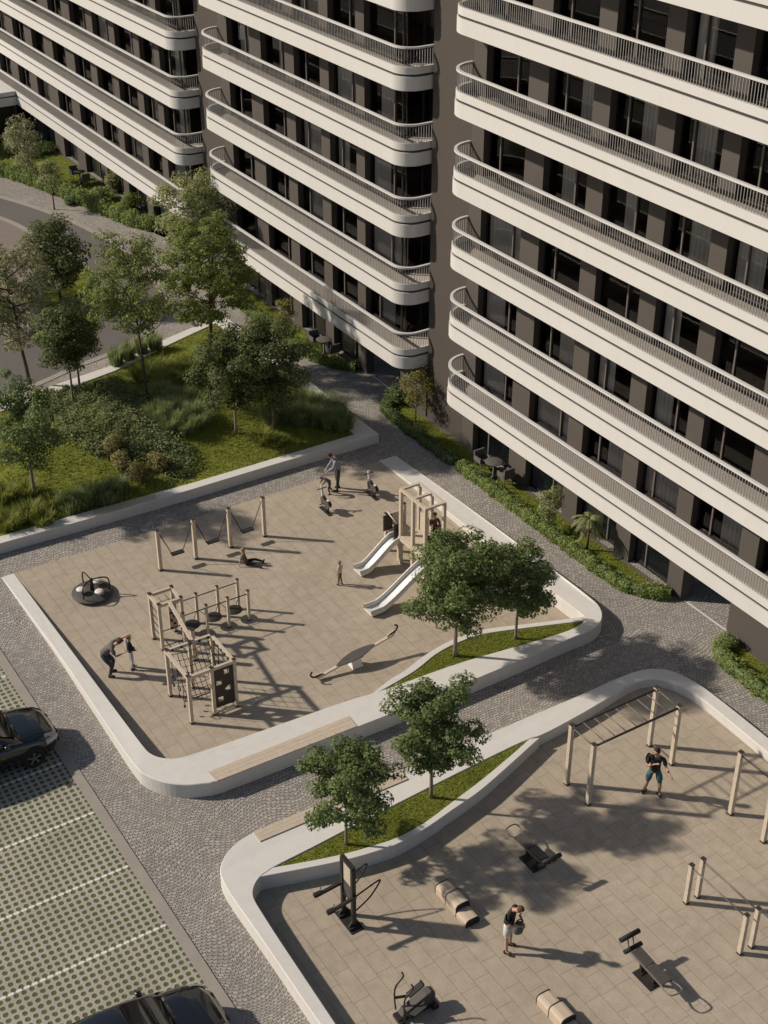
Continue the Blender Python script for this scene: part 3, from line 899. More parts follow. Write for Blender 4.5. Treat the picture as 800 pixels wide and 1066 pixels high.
# low spreading ground cover
gc = region([(50, 410), (122, 397), (137, 408), (162, 425), (182, 445), (195, 463), (203, 482), (203, 497), (185, 500), (162, 491), (140, 474), (110, 474), (90, 469), (73, 462), (58, 445)])
rng = np.random.default_rng(21); r_ = random.Random(21)
s_ = poly_sampler(gc, lambda x, y: mound(x, y))
hum = [s_(r_) for _ in range(330)]; hum = [h_ for h_ in hum if h_ is not None]
hc = np.array([tuple(h_) for h_ in hum]); n = 26000
ix = rng.integers(0, len(hc), n); hs = np.array([r_.uniform(.22, .42) for _ in hum])
d = rng.normal(size=(n, 3)); d[:, 2] = np.abs(d[:, 2]); d /= np.linalg.norm(d, axis=1)[:, None]
P = hc[ix]+d*(hs[ix]*rng.uniform(.6, 1.05, n))[:, None]*np.array([1.15, 1.15, .95])
leaf_obj('ground_cover', leaf_arrays(P, d, .105*rng.uniform(.7, 1.3, n), rng), ['leaf_cover'], kind='stuff')

def bush(name, label, base, rx, ry, rz, mat, seed, n=1800, ls=.09, lumps=7, cat='shrub', group=None, stem='bark_brown'):
    rng = np.random.default_rng(seed); rg = random.Random(seed)
    t = thing(name, label, cat, base, group=group); B = np.array(tuple(base))
    cs = []; st = MB()
    for k in range(lumps):
        a = rg.uniform(0, 2*PI); q = rg.uniform(0, .6)
        c = V((rx*q*math.cos(a), ry*q*math.sin(a), rz*rg.uniform(.4, .72)))
        cs.append((c, rg.uniform(.42, .62)))
        st.tube([V(base)+V((c.x*.1, c.y*.1, -.03)), V(base)+V((c.x*.6, c.y*.6, c.z*.6)), V(base)+c], [.02, .015, .008], 4)
    C = np.array([tuple(c) for c, _ in cs]); S = np.array([s for _, s in cs])
    ix = rng.integers(0, lumps, n); d = rng.normal(size=(n, 3)); d /= np.linalg.norm(d, axis=1)[:, None]
    P = B+C[ix]+d*(S[ix]*rng.uniform(.5, 1.05, n))[:, None]*np.array([rx, ry, rz*.9])
    P[:, 2] = np.maximum(P[:, 2], B[2]+.02)
    st.build('stems', stem, t)
    leaf_obj('foliage', leaf_arrays(P, d, ls*rng.uniform(.7, 1.3, n), rng), [mat], t)
    return t
def tuft(name, label, base, r, h, mat, seed, n=500, cat='grass clump', group=None, w=.016, spread=.55):
    """arching blades that all spring from one clump"""
    rg = random.Random(seed); m = MB(); B = V(base)
    for _ in range(n):
        a = rg.uniform(0, 2*PI); q = r*math.sqrt(rg.random())*.55; u = V((math.cos(a), math.sin(a), 0))
        b0 = B+V((q*math.cos(a+rg.uniform(-.7, .7)), q*math.sin(a+rg.uniform(-.7, .7)), -.03))
        hh = h*rg.uniform(.6, 1.08); lean = r*spread*rg.uniform(.2, 1.2)
        p1 = b0+u*lean*.35+V((0, 0, hh*.6)); p2 = b0+u*lean+V((0, 0, hh))
        s = V((-u.y, u.x, 0))*w
        m.add([b0-s, b0+s, p1+s*.8, p1-s*.8, p2], [(0, 1, 2, 3), (3, 2, 4)], 0)
    o = m.build(name, mat); tag(o, label, cat, group); return o

# ---- four planter trees
A_, B_, C_, D_ = (ath(474, 682, h1), ath(537, 664, h1), ath(449, 829, h2), ath(361, 878, h2))
for p in (A_, B_, C_, D_): p.z -= .03
make_tree('planter_tree', 'largest green planter tree, in front of the slides on the playground wall', A_, 4.5, 1.78, 1.5, 'leaf_green', 'bark_grey', 1, 19000, .105, 27, .075, .34, ragged=.6, open_=.4)
make_tree('planter_tree', 'smaller green tree at the pointed right end of the playground planter', B_, 3.6, 1.36, 1.15, 'leaf_green', 'bark_grey', 2, 13000, .10, 20, .055, .30, ragged=.6, open_=.4)
make_tree('planter_tree', 'green tree beside the right end of the back wooden seat in the fitness planter', C_, 4.15, 1.38, 1.15, 'leaf_green', 'bark_grey', 13, 14000, .10, 21, .06, .30, ragged=1, open_=.75)
make_tree('planter_tree', 'small round green tree near the pointed left end of the fitness planter', D_, 3.5, 1.36, .78, 'leaf_green', 'bark_grey', 4, 12500, .095, 20, .05, .28, ragged=1, open_=.75)

# ---- trees on the mound
def mt(px, py): return ath(px, py, mound)
make_tree('lawn_tree', 'green tree standing nearest the left end of the long front lawn wall', mt(37, 518), 4.85, 1.72, 1.45, 'leaf_green', 'bark_grey', 31, 13000, .11, 18, .075, .36)
make_tree('lawn_tree', 'tall pale tree with loose yellowish leaves at the left edge of the photo', mt(31, 398), 6.6, 2.3, 1.9, 'leaf_pale', 'bark_brown', 32, 12000, .12, 24, .09, .36, open_=.6, lean=(-.25, -.3))
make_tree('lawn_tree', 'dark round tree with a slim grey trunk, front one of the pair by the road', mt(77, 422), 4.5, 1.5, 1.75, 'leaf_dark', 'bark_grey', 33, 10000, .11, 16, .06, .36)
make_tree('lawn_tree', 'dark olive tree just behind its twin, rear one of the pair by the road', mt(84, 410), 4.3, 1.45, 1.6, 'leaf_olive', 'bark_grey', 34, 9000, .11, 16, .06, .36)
make_tree('lawn_tree', 'slender open tree with a thin dark trunk above the bluish ground cover', mt(154, 414), 7.1, 2.15, 2.9, 'leaf_bright', 'bark_brown', 35, 11500, .11, 24, .065, .34, open_=.5, lean=(-.2, -.2), stem_top=.8)
make_tree('lawn_tree', 'tall many-stemmed bright green tree in the middle of the tree group', mt(220, 374), 6.6, 2.65, 1.8, 'leaf_bright', 'bark_brown', 36, 23000, .11, 30, .07, .34, open_=.4, multi=3, stem_top=.85)
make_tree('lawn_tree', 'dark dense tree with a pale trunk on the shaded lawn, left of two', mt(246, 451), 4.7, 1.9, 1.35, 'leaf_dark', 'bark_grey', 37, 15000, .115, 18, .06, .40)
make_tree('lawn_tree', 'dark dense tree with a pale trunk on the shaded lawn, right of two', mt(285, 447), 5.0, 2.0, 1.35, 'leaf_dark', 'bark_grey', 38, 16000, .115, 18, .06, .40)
make_tree('street_tree', 'olive-green tree between the road bend and the two farther blocks', at(207, 300), 6.3, 2.2, 1.6, 'leaf_olive', 'bark_brown', 39, 13000, .125, 20, .08, .40)
make_tree('island_tree', 'dark green tree on the planted island in the road bend', at(64, 318), 4.6, 1.75, 1.0, 'leaf_dark', 'bark_brown', 40, 9000, .15, 20, .08, .42)

# ---- shrubs and grasses on the mound
for k, (px, py, s) in enumerate([(119, 470, .55), (126, 489, .5), (145, 500, .62), (168, 489, .55)]):
    bush('bronze_shrub', ['olive-bronze shrub at the lower edge of the ground cover, farthest from the lawn wall', 'olive-bronze shrub in the middle of the shrub row below the ground cover',
         'olive-bronze shrub closest to the lawn wall, below the ground cover', 'rightmost olive-bronze shrub below the ground cover'][k], mt(px, py), s, s, s*1.25, 'leaf_bronze', 50+k, 1900, .085, group='bronze shrubs on the lawn')
k = 0
for px, py, r, h, n in [(8, 548, .75, .55, 650), (30, 538, .75, .6, 650), (5, 520, .7, .6, 600), (45, 545, .6, .5, 500), (28, 515, .7, .55, 500), (55, 526, .55, .5, 450)]:
    tuft('grass_clump', 'soft green grass clump at the left end of the lawn wall', mt(px, py), r, h, 'leaf_grass', 60+k, n, group='grass clumps at the left end of the lawn wall'); k += 1
for px, py, r, h, n in [(75, 530, .7, .62, 700), (92, 523, .75, .7, 750), (112, 521, .75, .7, 750), (124, 512, .6, .6, 550)]:
    tuft('grass_clump', 'dark green grass clump along the lawn wall above its wooden seat', mt(px, py), r, h, 'leaf_reed', 60+k, n, group='dark grass clumps above the wooden seat'); k += 1
for px, py in [(163, 436), (174, 428), (186, 436), (199, 432), (209, 441), (178, 446), (194, 449), (170, 415), (190, 419)]:
    tuft('tall_grass', 'tall upright blue-green grass clump right of the slender tree', mt(px, py), .6, .68, 'leaf_reed', 60+k, 800, group='tall grass clumps by the slender tree', w=.011, spread=.7); k += 1
for px, py in [(150, 393), (166, 387), (184, 390), (200, 384), (214, 393), (176, 400), (229, 398), (240, 408)]:
    tuft('meadow_grass', 'yellow-green meadow grass clump on top of the mound', mt(px, py), .85, .5, 'leaf_grass', 60+k, 520, group='meadow grass clumps on the mound', spread=.8); k += 1
for px, py in [(283, 438), (300, 436), (313, 440), (328, 440), (343, 444), (356, 446), (335, 428), (318, 424), (350, 434)]:
    tuft('tall_grass', 'dark feathery tall grass clump filling the right corner of the lawn', mt(px, py), .65, .8, 'leaf_reed', 60+k, 850, group='tall grass clumps in the lawn corner', w=.011, spread=.75); k += 1
for px, py in [(272, 458), (288, 462)]:
    tuft('meadow_grass', 'short yellowish grass clump at the wall near the lawn corner', mt(px, py), .6, .35, 'leaf_grass', 60+k, 350, group='short grass clumps near the lawn corner', spread=.8); k += 1
for px, py in [(122, 380), (134, 374), (148, 368), (162, 364)]:
    tuft('tall_grass', 'thin dark grass clump on the rear lawn wall beside the road', mt(px, py), .5, .9, 'leaf_reed', 60+k, 380, group='grass clumps on the rear lawn wall', spread=.5); k += 1
for px, py in [(70, 322), (82, 320), (94, 312), (98, 301)]:
    bush('island_shrub', 'clipped dark shrub on the rim of the planted road island', at(px, py, .11), .55, .55, .6, 'leaf_hedge_dark', 60+k, 900, .09, group='shrubs on the road island'); k += 1

# ---- hedges
def hedge(label, line, wd, h, mat, seed, dens=620, ls=.085, z=0.0):
    line = smooth_line([V((p[0], p[1], 0)) for p in line], 5)
    rng = np.random.default_rng(seed)
    cx = sum(line, V())/len(line)
    t = thing('hedge', label, 'hedge', (cx.x, cx.y, z))
    core = MB(); rings = []
    L = [0]
    for a, b in zip(line, line[1:]): L.append(L[-1]+(b-a).length)
    nrm = []
    for i in range(len(line)):
        d = line[min(i+1, len(line)-1)]-line[max(i-1, 0)]; nrm.append(V((-d.y, d.x, 0)).normalized())
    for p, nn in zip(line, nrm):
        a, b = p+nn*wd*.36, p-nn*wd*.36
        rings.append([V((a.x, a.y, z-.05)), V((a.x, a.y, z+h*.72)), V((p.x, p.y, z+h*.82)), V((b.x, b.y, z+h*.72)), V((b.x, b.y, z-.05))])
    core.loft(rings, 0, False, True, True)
    tot = L[-1]; n = int(tot*dens)
    s = rng.uniform(0, tot, n); Ls = np.array(L); i = np.clip(np.searchsorted(Ls, s)-1, 0, len(line)-2)
    u = (s-Ls[i])/(Ls[i+1]-Ls[i]+1e-9); LP = np.array([tuple(p) for p in line]); NN = np.array([tuple(p) for p in nrm])
    c = LP[i]*(1-u)[:, None]+LP[i+1]*u[:, None]; nn = NN[i]
    # bumpy section
    bump_ = 1+.13*np.sin(s*5.1+seed)+.10*np.sin(s*11.7+2*seed)+rng.normal(0, .05, n)
    a = rng.uniform(0, PI, n)
    # superellipse half section
    ca, sa = np.cos(a), np.sin(a)
    hx = np.sign(ca)*np.abs(ca)**.55*wd/2*bump_; hz = np.abs(sa)**.55*h*bump_
    low = rng.random(n) < .35
    hz = np.where(low, rng.uniform(.02, .8, n)*h, hz); hx = np.where(low, np.sign(ca)*wd/2*bump_, hx)
    k_ = rng.uniform(.86, 1.04, n)
    P = c+nn*(hx*k_)[:, None]; P[:, 2] = z+hz*k_
    out = nn*(hx/(wd/2))[:, None]*.8; out[:, 2] = np.where(low, .15, .8); out /= np.linalg.norm(out, axis=1)[:, None]+1e-9
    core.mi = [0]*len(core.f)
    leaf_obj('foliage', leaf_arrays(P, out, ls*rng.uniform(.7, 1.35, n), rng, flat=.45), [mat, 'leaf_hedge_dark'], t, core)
    return t
def xy(px, py, z=0): p = at(px, py, z); return (p.x, p.y)
HY = 28.16
hedge('long clipped hedge under the nearest block, sunlit bright green part', [(-39.2, HY), (-36, HY), (-32.5, HY), (-30.2, HY+.02), (-29.2, HY+.2), (-28.5, HY+.75), (-28.25, HY+1.05)], .48, .42, 'leaf_hedge', 3, 900, .07)
hedge('shaded darker hedge beside the brown wall strip and the young tree', [(-45.25, HY+.95), (-45.1, HY+.35), (-44.5, HY+.02), (-42, HY-.05), (-39.6, HY-.05)], .46, .35, 'leaf_hedge_dark', 4, 700, .07)  # shade on this stretch is put into the darker leaf colour
hedge('clipped hedge curving round the column of the middle block', [(-62.3, HY+.1), (-57, HY-.1), (-54, HY-.15), (-51.6, HY-.1), (-50.3, HY+.1), (-49.4, HY+.55), (-48.75, HY+1.05)], .48, .42, 'leaf_hedge', 5, 900, .07)
hedge('clipped hedge at the right edge of the photo, under the nearest block', [(-25.2, HY+1.0), (-25.15, HY+.45), (-24.7, HY+.1), (-23.5, HY), (-21.5, HY-.02), (-18, HY)], .5, .42, 'leaf_hedge', 6, 700, .07)
hl = [xy(-70, 163), xy(0, 181), xy(47.5, 196.5), xy(107, 220.5), xy(142.5, 235.5), xy(170, 239.5), xy(180, 238)]
hedge('long curving hedge between the road pavement and the farthest block', hl, .75, .75, 'leaf_hedge', 7, 900, .1)

# ---- lawn strips under the blocks
def strip_lawn(poly, n, seed):
    m = MB(); m.sheet(poly, .03); m.prism(poly, -.05, .028, 0, top=False)
    blades(m, poly_sampler(poly, lambda x, y: .025, .03), n, random.Random(seed), .03, .06, .022, m=1)
    structure('grass', m, ['lawn', 'leaf_grass'], 'stuff')
strip_lawn([(-45.1, HY+1), (-45.0, HY+.3), (-44.3, HY), (-30, HY), (-29.1, HY+.2), (-28.5, HY+.75), (-28.3, 29.26), (-45, 29.26)], 9000, 1)
strip_lawn([(-62.3, HY), (-51.6, HY-.1), (-50.3, HY+.1), (-49.4, HY+.5), (-48.9, 29.26), (-62.3, 29.26)], 6000, 2)
strip_lawn([(-25.1, HY+.9), (-25.0, HY+.4), (-24.6, HY+.1), (-17, HY), (-17, 29.26), (-25, 29.26)], 4000, 3)
strip_lawn(hl+[(-66, 29.26), (-92, 29.26), (-92, 25)], 9000, 4)
m = MB()
for a, b in ((-45, -28.25), (-62.3, -48.8), (-25.05, -12), (-92, -65.9)): m.prism([(a, 29.27), (b, 29.27), (b, 29.398), (a, 29.398)], -.05, .035)
structure('terrace_edge', m, 'stone_grey')

# ---- small trees and shrubs under the blocks
make_tree('young_tree', 'slim young tree on the grass strip left of the palm', at(571, 551), 1.9, .48, .35, 'leaf_olive', 'bark_brown', 71, 1500, .09, 9, .02, .2)
make_tree('young_tree', 'small spreading tree before the brown wall strip, its trunk in the hedge corner', at(433, 440), 2.6, .85, .9, 'leaf_yellow', 'bark_brown', 72, 2300, .09, 12, .03, .26, open_=.3)
make_tree('young_tree', 'thin young tree on the grass strip of the middle block', at(298, 353), 2.1, .5, .7, 'leaf_yellow', 'bark_brown', 73, 1100, .09, 9, .02, .2)
make_tree('young_tree', 'pale slender tree in the far garden beside the dark wing', at(30, 190), 4.2, 1.05, 1.0, 'leaf_pale', 'bark_brown', 74, 3500, .12, 13, .04, .32)
def palm(label, base, h, r, seed, mat='leaf_yellow'):
    rg = random.Random(seed); t = thing('palm_tree', label, 'palm', base); B = V(base)
    m = MB(); m.tube([B+V((0, 0, -.05)), B+V((.02, 0, h*.5)), B+V((0, .02, h))], [.05, .042, .04], 7); m.build('trunk', 'bark_red', t)
    m = MB()
    for k in range(26):
        a = k*2.4; el = rg.uniform(-.1, 1.1); L = r*rg.uniform(.8, 1.1)
        u = V((math.cos(a), math.sin(a), 0)); pts = []
        for i in range(7):
            q = i/6; pts.append(B+V((0, 0, h))+u*L*q*math.cos(el*(1-q*.6))+V((0, 0, L*(math.sin(el)*q-.75*q*q))))
        for i in range(6):
            p, q = pts[i], pts[i+1]; s = V((-u.y, u.x, 0))
            for sg in (-1, 1):
                for j in (0, .5):
                    b = p.lerp(q, j); w_ = .17*(1-.5*i/6)
                    m.add([b, b+(q-p)*.55, b+s*sg*w_+(q-p)*.9+V((0, 0, -.05))], [(0, 1, 2)], 0)
    m.build('crown', mat, t); return t
palm('small palm with drooping fronds on the grass strip by the nearest block', at(611, 573), 1.3, .62, 1, 'leaf_olive')
make_tree('young_tree', 'small round-headed tree with a reddish trunk in the far garden', at(57, 218), 2.9, .85, 1.3, 'leaf_olive', 'bark_red', 76, 2600, .1, 12, .05, .26)
for k, (px, py, rx, rz, mat, lab) in enumerate([
    (10, 175, 1.3, 1.7, 'leaf_olive', 'tall loose shrub left of the pale slender tree in the far garden'),
    (22, 192, 1.2, 1.2, 'leaf_olive', 'broad grey-green shrub in front of the pale slender tree'),
    (41, 205, .9, 1.2, 'leaf_dark', 'dark upright shrub left of the small reddish-trunk tree'),
    (52, 214, .8, .8, 'leaf_hedge_dark', 'round clipped shrub just behind the small reddish-trunk tree'),
    (70, 224, .85, .55, 'leaf_hedge_dark', 'low dark cushion shrub right of the small reddish-trunk tree'),
    (102, 221, 1.1, .9, 'leaf_reed', 'feathery green shrub below the far terrace table'),
    (113, 212, .9, 1.3, 'leaf_olive', 'upright olive shrub right of the far terrace table'),
    (131, 231, 1.1, 1.1, 'leaf_bright', 'large bright shrub near the end of the curving hedge'),
    (42, 172, 1.5, .8, 'leaf_hedge_dark', 'square dark clipped shrub by the dark wing wall')]):
    bush('garden_shrub', lab, at(px+5, py-13, .02), rx*.85, rx*.68, rz*.8, mat, 90+k, 2200, .11, 9, group='shrubs in the far garden')
bush('garden_shrub', 'dark round shrub in the hedge corner beside the passage of the middle block', at(412, 420, .02), .5, .5, .75, 'leaf_hedge_dark', 120, 1500, .08)

# ---- trees left of the picture whose shadows fall across the road and lawn
make_tree('street_tree', 'leafy tree left of the picture beside the road, its shadow crossing the asphalt', (-68, 14.2, 0), 7.0, 2.5, 2.0, 'leaf_green', 'bark_brown', 81, 6000, .2, 18, .1, .5)
# ================================================================== PLAY EQUIPMENT
def atx(px, py, X):
    d = ray(px, py); return CAM+d*(X/d.x)
def post(t, x, y, h, w=.1, mat='wood_post', cap=True, name='post'):
    m = MB(); m.box((x, y, h/2+.01), (w, w, h-.02))
    p = m.build(name, mat, t)
    if cap:
        m = MB(); m.box((x, y, h+.012), (w+.012, w+.012, .022)); m.build('post_cap', 'panel_brown', p)
        m = MB(); m.box((x, y, .03), (w+.012, w+.012, .055)); m.build('post_shoe', 'panel_brown', p)
    return p
def part(t, name, mat, fn, **k):
    m = MB(); fn(m); return m.build(name, mat, t, **k)

# ---- climbing frame: two towers, a beam and a row of hanging discs
t = thing('climbing_frame', 'large wooden climbing frame with rope nets, dark climbing wall and stepping discs', 'climbing frame', (-33, 13.4, 0))
ax0, ax1, ay0, aym, ay1, ah = -32.48, -30.96, 12.64, 13.40, 14.15, 1.80
for x, y in ((ax0, ay0), (ax1, ay0), (ax1, aym), (ax1, ay1), (ax0, aym), (ax0, ay1)): post(t, x, y, ah)
def beams(x0, x1, y0, y1, h):
    for p, q in (((x0, y0), (x1, y0)), ((x0, y1), (x1, y1))): part(t, 'beam', 'wood_post', lambda m: m.box(((p[0]+q[0])/2, p[1], h-.075), (abs(q[0]-p[0])-.1, .09, .1)))
    for p, q in (((x0, y0), (x0, y1)), ((x1, y0), (x1, y1))): part(t, 'beam', 'wood_post', lambda m: m.box((p[0], (p[1]+q[1])/2, h-.07), (.088, abs(q[1]-p[1])-.1, .1)))
beams(ax0, ax1, ay0, ay1, ah)
def wall_(m):
    x = ax1-.01; y0, y1 = aym+.055, ay1-.055; z0, z1 = .22, ah-.14
    W = y1-y0
    holes = [(.52, .80, .80, .93), (.12, .40, .57, .70), (.55, .83, .36, .49), (.15, .43, .13, .26)]
    zs = sorted({0, 1, *[h for a in holes for h in a[2:]]})
    for a, b in zip(zs, zs[1:]):
        hs = [h for h in holes if h[2] <= a+1e-6 and h[3] >= b-1e-6]
        segs = [(0, 1)] if not hs else [(0, hs[0][0]), (hs[0][1], 1)]
        for u, v in segs: m.box((x, y0+W*(u+v)/2, z0+(z1-z0)*(a+b)/2), (.035, W*(v-u), (z1-z0)*(b-a)))
part(t, 'climbing_wall', 'panel_brown', wall_)
def net(m):
    N, K = 8, 9
    def P(u, v): return V((ax0+.1+(ax1-ax0-.55)*u, ay0+.08+(ay1-ay0-.16)*v, ah-.16-(1.15)*u-.12*math.sin(PI*v)-.1*math.sin(PI*u)))
    for i in range(N+1): m.tube([P(i/N, k/10) for k in range(11)], .011, 4)
    for k in range(K): m.tube([P(i/8, (k+.5)/K) for i in range(9)], .010, 4)
part(t, 'climbing_net', 'rubber_black', net)
part(t, 'net_bar', 'steel_dark', lambda m: m.tube([(ax1-.45, ay0+.06, .52), (ax1-.45, ay1-.06, .52)], .02, 6))
def clips(m):
    for k in range(5): m.box((ax0+.055, ay0+.18+k*.30, ah-.07), (.03, .07, .07))
    for k in range(5): m.box((ax0+.3+k*.24, ay1-.055, ah-.1), (.07, .03, .07))
part(t, 'rope_clips', 'rubber_black', clips)
def ladder_(m):
    for k in range(4):
        x = ax0+.3+k*.3; m.tube([(x, ay1-.06, ah-.1), (x+.02, ay1-.10, 1.1), (x, ay1-.06, .55)], .013, 5)
    for j in range(4): m.tube([(ax0+.3, ay1-.07, 1.5-j*.26), (ax0+1.2, ay1-.07, 1.46-j*.26)], .011, 4)
part(t, 'rope_ladder', 'rubber_black', ladder_)
for k, (dx, z) in enumerate(((.35, .95), (.72, .80), (1.05, .62))):
    def ring(m):
        x = ax0+dx
        m.tube([(x, ay0, ah-.12), (x, ay0+.01, z+.1)], .010, 4)
        m.tube([(x+.095*math.cos(a), ay0+.02, z+.095*math.sin(a)) for a in [2*PI*i/12 for i in range(12)]], .016, 5, closed=True)
        m.tube([(x, ay0, z-.1), (x+.02, ay0, z-.26)], .010, 4); m.box((x+.02, ay0, z-.28), (.05, .05, .07))
    part(t, 'hanging_ring', 'rubber_black', ring)
bx0, bx1, by0, by1, bh = -35.44, -34.74, 13.42, 14.19, 1.80
for x, y in ((bx0, by0), (bx1, by0), (bx1, by1), (bx0, by1)): post(t, x, y, bh)
beams(bx0, bx1, by0, by1, bh)
for k in range(5): part(t, 'rung', 'steel_dark', lambda m: m.tube([(bx0, by0, .25+k*.28), (bx1, by0, .25+k*.28)], .017, 6))
part(t, 'crossbar', 'steel_dark', lambda m: m.tube([(bx1, by0, .72), (bx1, by1, .72)], .017, 6))
part(t, 'crossbar', 'steel_dark', lambda m: m.tube([(bx1, by0, .12), (bx1, by1, .12)], .017, 6))
def bnet(m):
    z = bh-.2
    for k in range(1, 3): m.tube([(bx0+.05, by0+(by1-by0)*k/3, z), (bx1-.05, by0+(by1-by0)*k/3, z)], .009, 4)
    m.tube([((bx0+bx1)/2, by0+.05, z), ((bx0+bx1)/2, by1-.05, z)], .009, 4)
part(t, 'top_net', 'rubber_black', bnet)
part(t, 'climbing_board', 'wood_post', lambda m: m.box((bx0+.02, by1-.05, .62), (.05, .28, .95)))
def holds(m):
    for k in range(6): m.box((bx0+.06, by1-.12+.1*(k % 2), .22+k*.15), (.05, .07, .06))
part(t, 'holds', 'rubber_black', holds)
part(t, 'balance_beam', 'wood_post', lambda m: m.bar((bx1, (by0+by1)/2-.02, bh-.03), (ax0, aym+.1, ah-.02), .10, .07))
def bclips(m):
    for k in range(1, 8):
        p = V((bx1, (by0+by1)/2, bh-.12)).lerp(V((ax0, aym+.1, ah-.11)), k/8); m.box(p+V((0, (-1)**k*.05, 0)), (.04, .06, .05))
part(t, 'beam_grips', 'rubber_black', bclips)
post(t, -33.72, 14.05, 1.2, .13)
RY = [14.19, 15.01, 15.78, 16.52]
for y in RY[1:]: post(t, -35.45, y, 1.2, .085)
for y in RY: post(t, -34.69, y, 1.2, .085)
for x in (-35.45, -34.69): part(t, 'handrail', 'steel_dark', lambda m: m.tube([(x, RY[0], 1.08), (x, RY[-1], 1.08)], .018, 6))
for k in range(3):
    y = (RY[k]+RY[k+1])/2+.02; x = -35.07
    d = part(t, 'stepping_disc', 'steel_dark', lambda m: m.lathe([(.05, .315), (.26, .315), (.285, .33), (.27, .35), (.05, .36)], (x, y, 0), 18))
    for sx in (-1, 1):
        for sy in (-1, 1): part(d, 'chain', 'rubber_black', lambda m: m.tube([(x+sx*.19, y+sy*.17, .335), (x+sx*.36, y+sy*.37, .55)], .012, 4))

# ---- swing set
sx = -38.96; SY = [15.27, 16.63, 18.0, 19.37]
t = thing('swing_set', 'row of four wooden posts with three black swing seats hung between them', 'swings', (sx, 17.3, 0))
for y in SY: post(t, sx, y, 1.64, .12)
for k in range(3):
    y = (SY[k]+SY[k+1])/2; z = .50
    s_ = part(t, 'swing_seat', 'rubber_black', lambda m: m.box((sx, y, z), (.20, .46, .05)))
    for sg in (-1, 1): part(s_, 'chain', 'rubber_black', lambda m: m.tube([(sx, y+sg*.21, z+.02), (sx, y+sg*.64, 1.56)], .015, 4))

# ---- merry-go-round
c = at(97, 619); cx, cy = c.x, c.y
t = thing('merry_go_round', 'dark round merry-go-round with pale seats and black looped rails', 'roundabout', (cx, cy, 0))
part(t, 'turntable', 'disc_grey', lambda m: m.lathe([(.1, .02), (.56, .02), (.70, .09), (.71, .12), (.69, .14), (.05, .15)], (cx, cy, 0), 32))
for a in (.3, 2.4, 4.5):
    def st(m):
        x, y = cx+.38*math.cos(a), cy+.38*math.sin(a)
        m.lathe([(.03, .30), (.14, .30), (.16, .31), (.15, .33), (.03, .335)], (x, y, 0), 18)
        m.tube([(x, y, .14), (x, y, .31)], .03, 6)
    part(t, 'seat', 'plastic_white', st)
for a in (1.15, 3.3, 5.4):
    def rail(m):
        u = V((math.cos(a), math.sin(a), 0)); C0 = V((cx, cy, 0))
        m.tube(smooth_line([C0+u*.58+V((0, 0, .19)), C0+u*.59+V((0, 0, .5)), C0+u*.52+V((0, 0, .66)), C0+u*.3+V((0, 0, .68)), C0+V((0, 0, .62))], 4), .025, 6)
    part(t, 'rail', 'rubber_black', rail)
part(t, 'hub', 'steel_dark', lambda m: m.lathe([(.07, .2), (.06, .55), (.05, .66), (.02, .7)], (cx, cy, 0), 10))

# ---- slide tower
zt, zd = 3.0, 1.2
TL = at(417.5, 510, zt); FR = at(443, 530.5, zt); BK = at(437, 504.6, zt); RTT = at(464, 524.4, zt)
tx0, tx1 = (TL.x+BK.x)/2, (FR.x+RTT.x)/2; ty0, ty1 = (TL.y+FR.y)/2, (BK.y+RTT.y)/2
txm = (tx0+tx1)/2
t = thing('slide_tower', 'tall wooden play tower with open roof frame and two metal slides', 'play tower', ((tx0+tx1)/2, (ty0+ty1)/2, 0))
for x in (tx0, txm, tx1):
    for y in (ty0, ty1): post(t, x, y, zt, .11, cap=False)
for y in (ty0, ty1): part(t, 'roof_beam', 'wood_post', lambda m: m.box(((tx0+tx1)/2, y, zt+.03), (tx1-tx0+.11, .10, .075)))
for x in (tx0, txm, tx1): part(t, 'roof_beam', 'wood_post', lambda m: m.box((x, (ty0+ty1)/2, zt+.03), (.10, ty1-ty0-.10, .07)))
def deck(m):
    n = 9
    for k in range(n):
        w_ = (ty1-ty0+.1)/n; m.box(((tx0+tx1)/2, ty0-.05+w_*(k+.5), zd-.02), (tx1-tx0+.12, w_-.012, .04))
part(t, 'deck', 'wood_post', deck)
for y in (ty0-.065, ty1+.065): part(t, 'deck_beam', 'wood_post', lambda m: m.box(((tx0+tx1)/2, y, zd-.12), (tx1-tx0+.1, .05, .14)))
part(t, 'side_panel', 'wood_post', lambda m: m.box(((tx0+txm)/2, ty1+.0, zd+.38), (txm-tx0-.12, .04, .74)))
part(t, 'side_panel', 'wood_post', lambda m: m.box(((txm+tx1)/2, ty1+.0, zd+.38), (tx1-txm-.12, .04, .74)))
part(t, 'side_panel', 'panel_brown', lambda m: m.box((tx1+.0, (ty0+ty1)/2, zd+.36), (.04, ty1-ty0-.12, .70)))
# lower landing on the far side
lx0, lx1, lz = tx0-1.02, tx0-.08, .95
part(t, 'landing', 'wood_post', lambda m: m.box(((lx0+lx1)/2, (ty0+ty1)/2, lz-.03), (lx1-lx0, ty1-ty0, .06)))
for x, y, h in ((lx0+.05, ty0, 1.55), (lx0+.05, ty1, 1.72), (lx1-.3, ty1, 1.9)): post(t, x, y, h, .11)
part(t, 'landing_leg', 'wood_post', lambda m: m.box((lx1-.12, ty0+.05, lz/2-.03), (.1, .1, lz-.07)))
part(t, 'side_panel', 'wood_post', lambda m: m.box((lx0+.05, (ty0+ty1)/2, lz+.30), (.04, ty1-ty0-.12, .5)))
part(t, 'landing_beam', 'wood_post', lambda m: m.box(((lx0+lx1)/2, ty1-.02, .42), (lx1-lx0, .08, .12)))
sA = lx0+.50
for x in (sA-.34, sA+.34): part(t, 'gate_panel', 'panel_brown', lambda m: m.box((x, ty0+.0, lz+.30), (.045, .36, .62)))
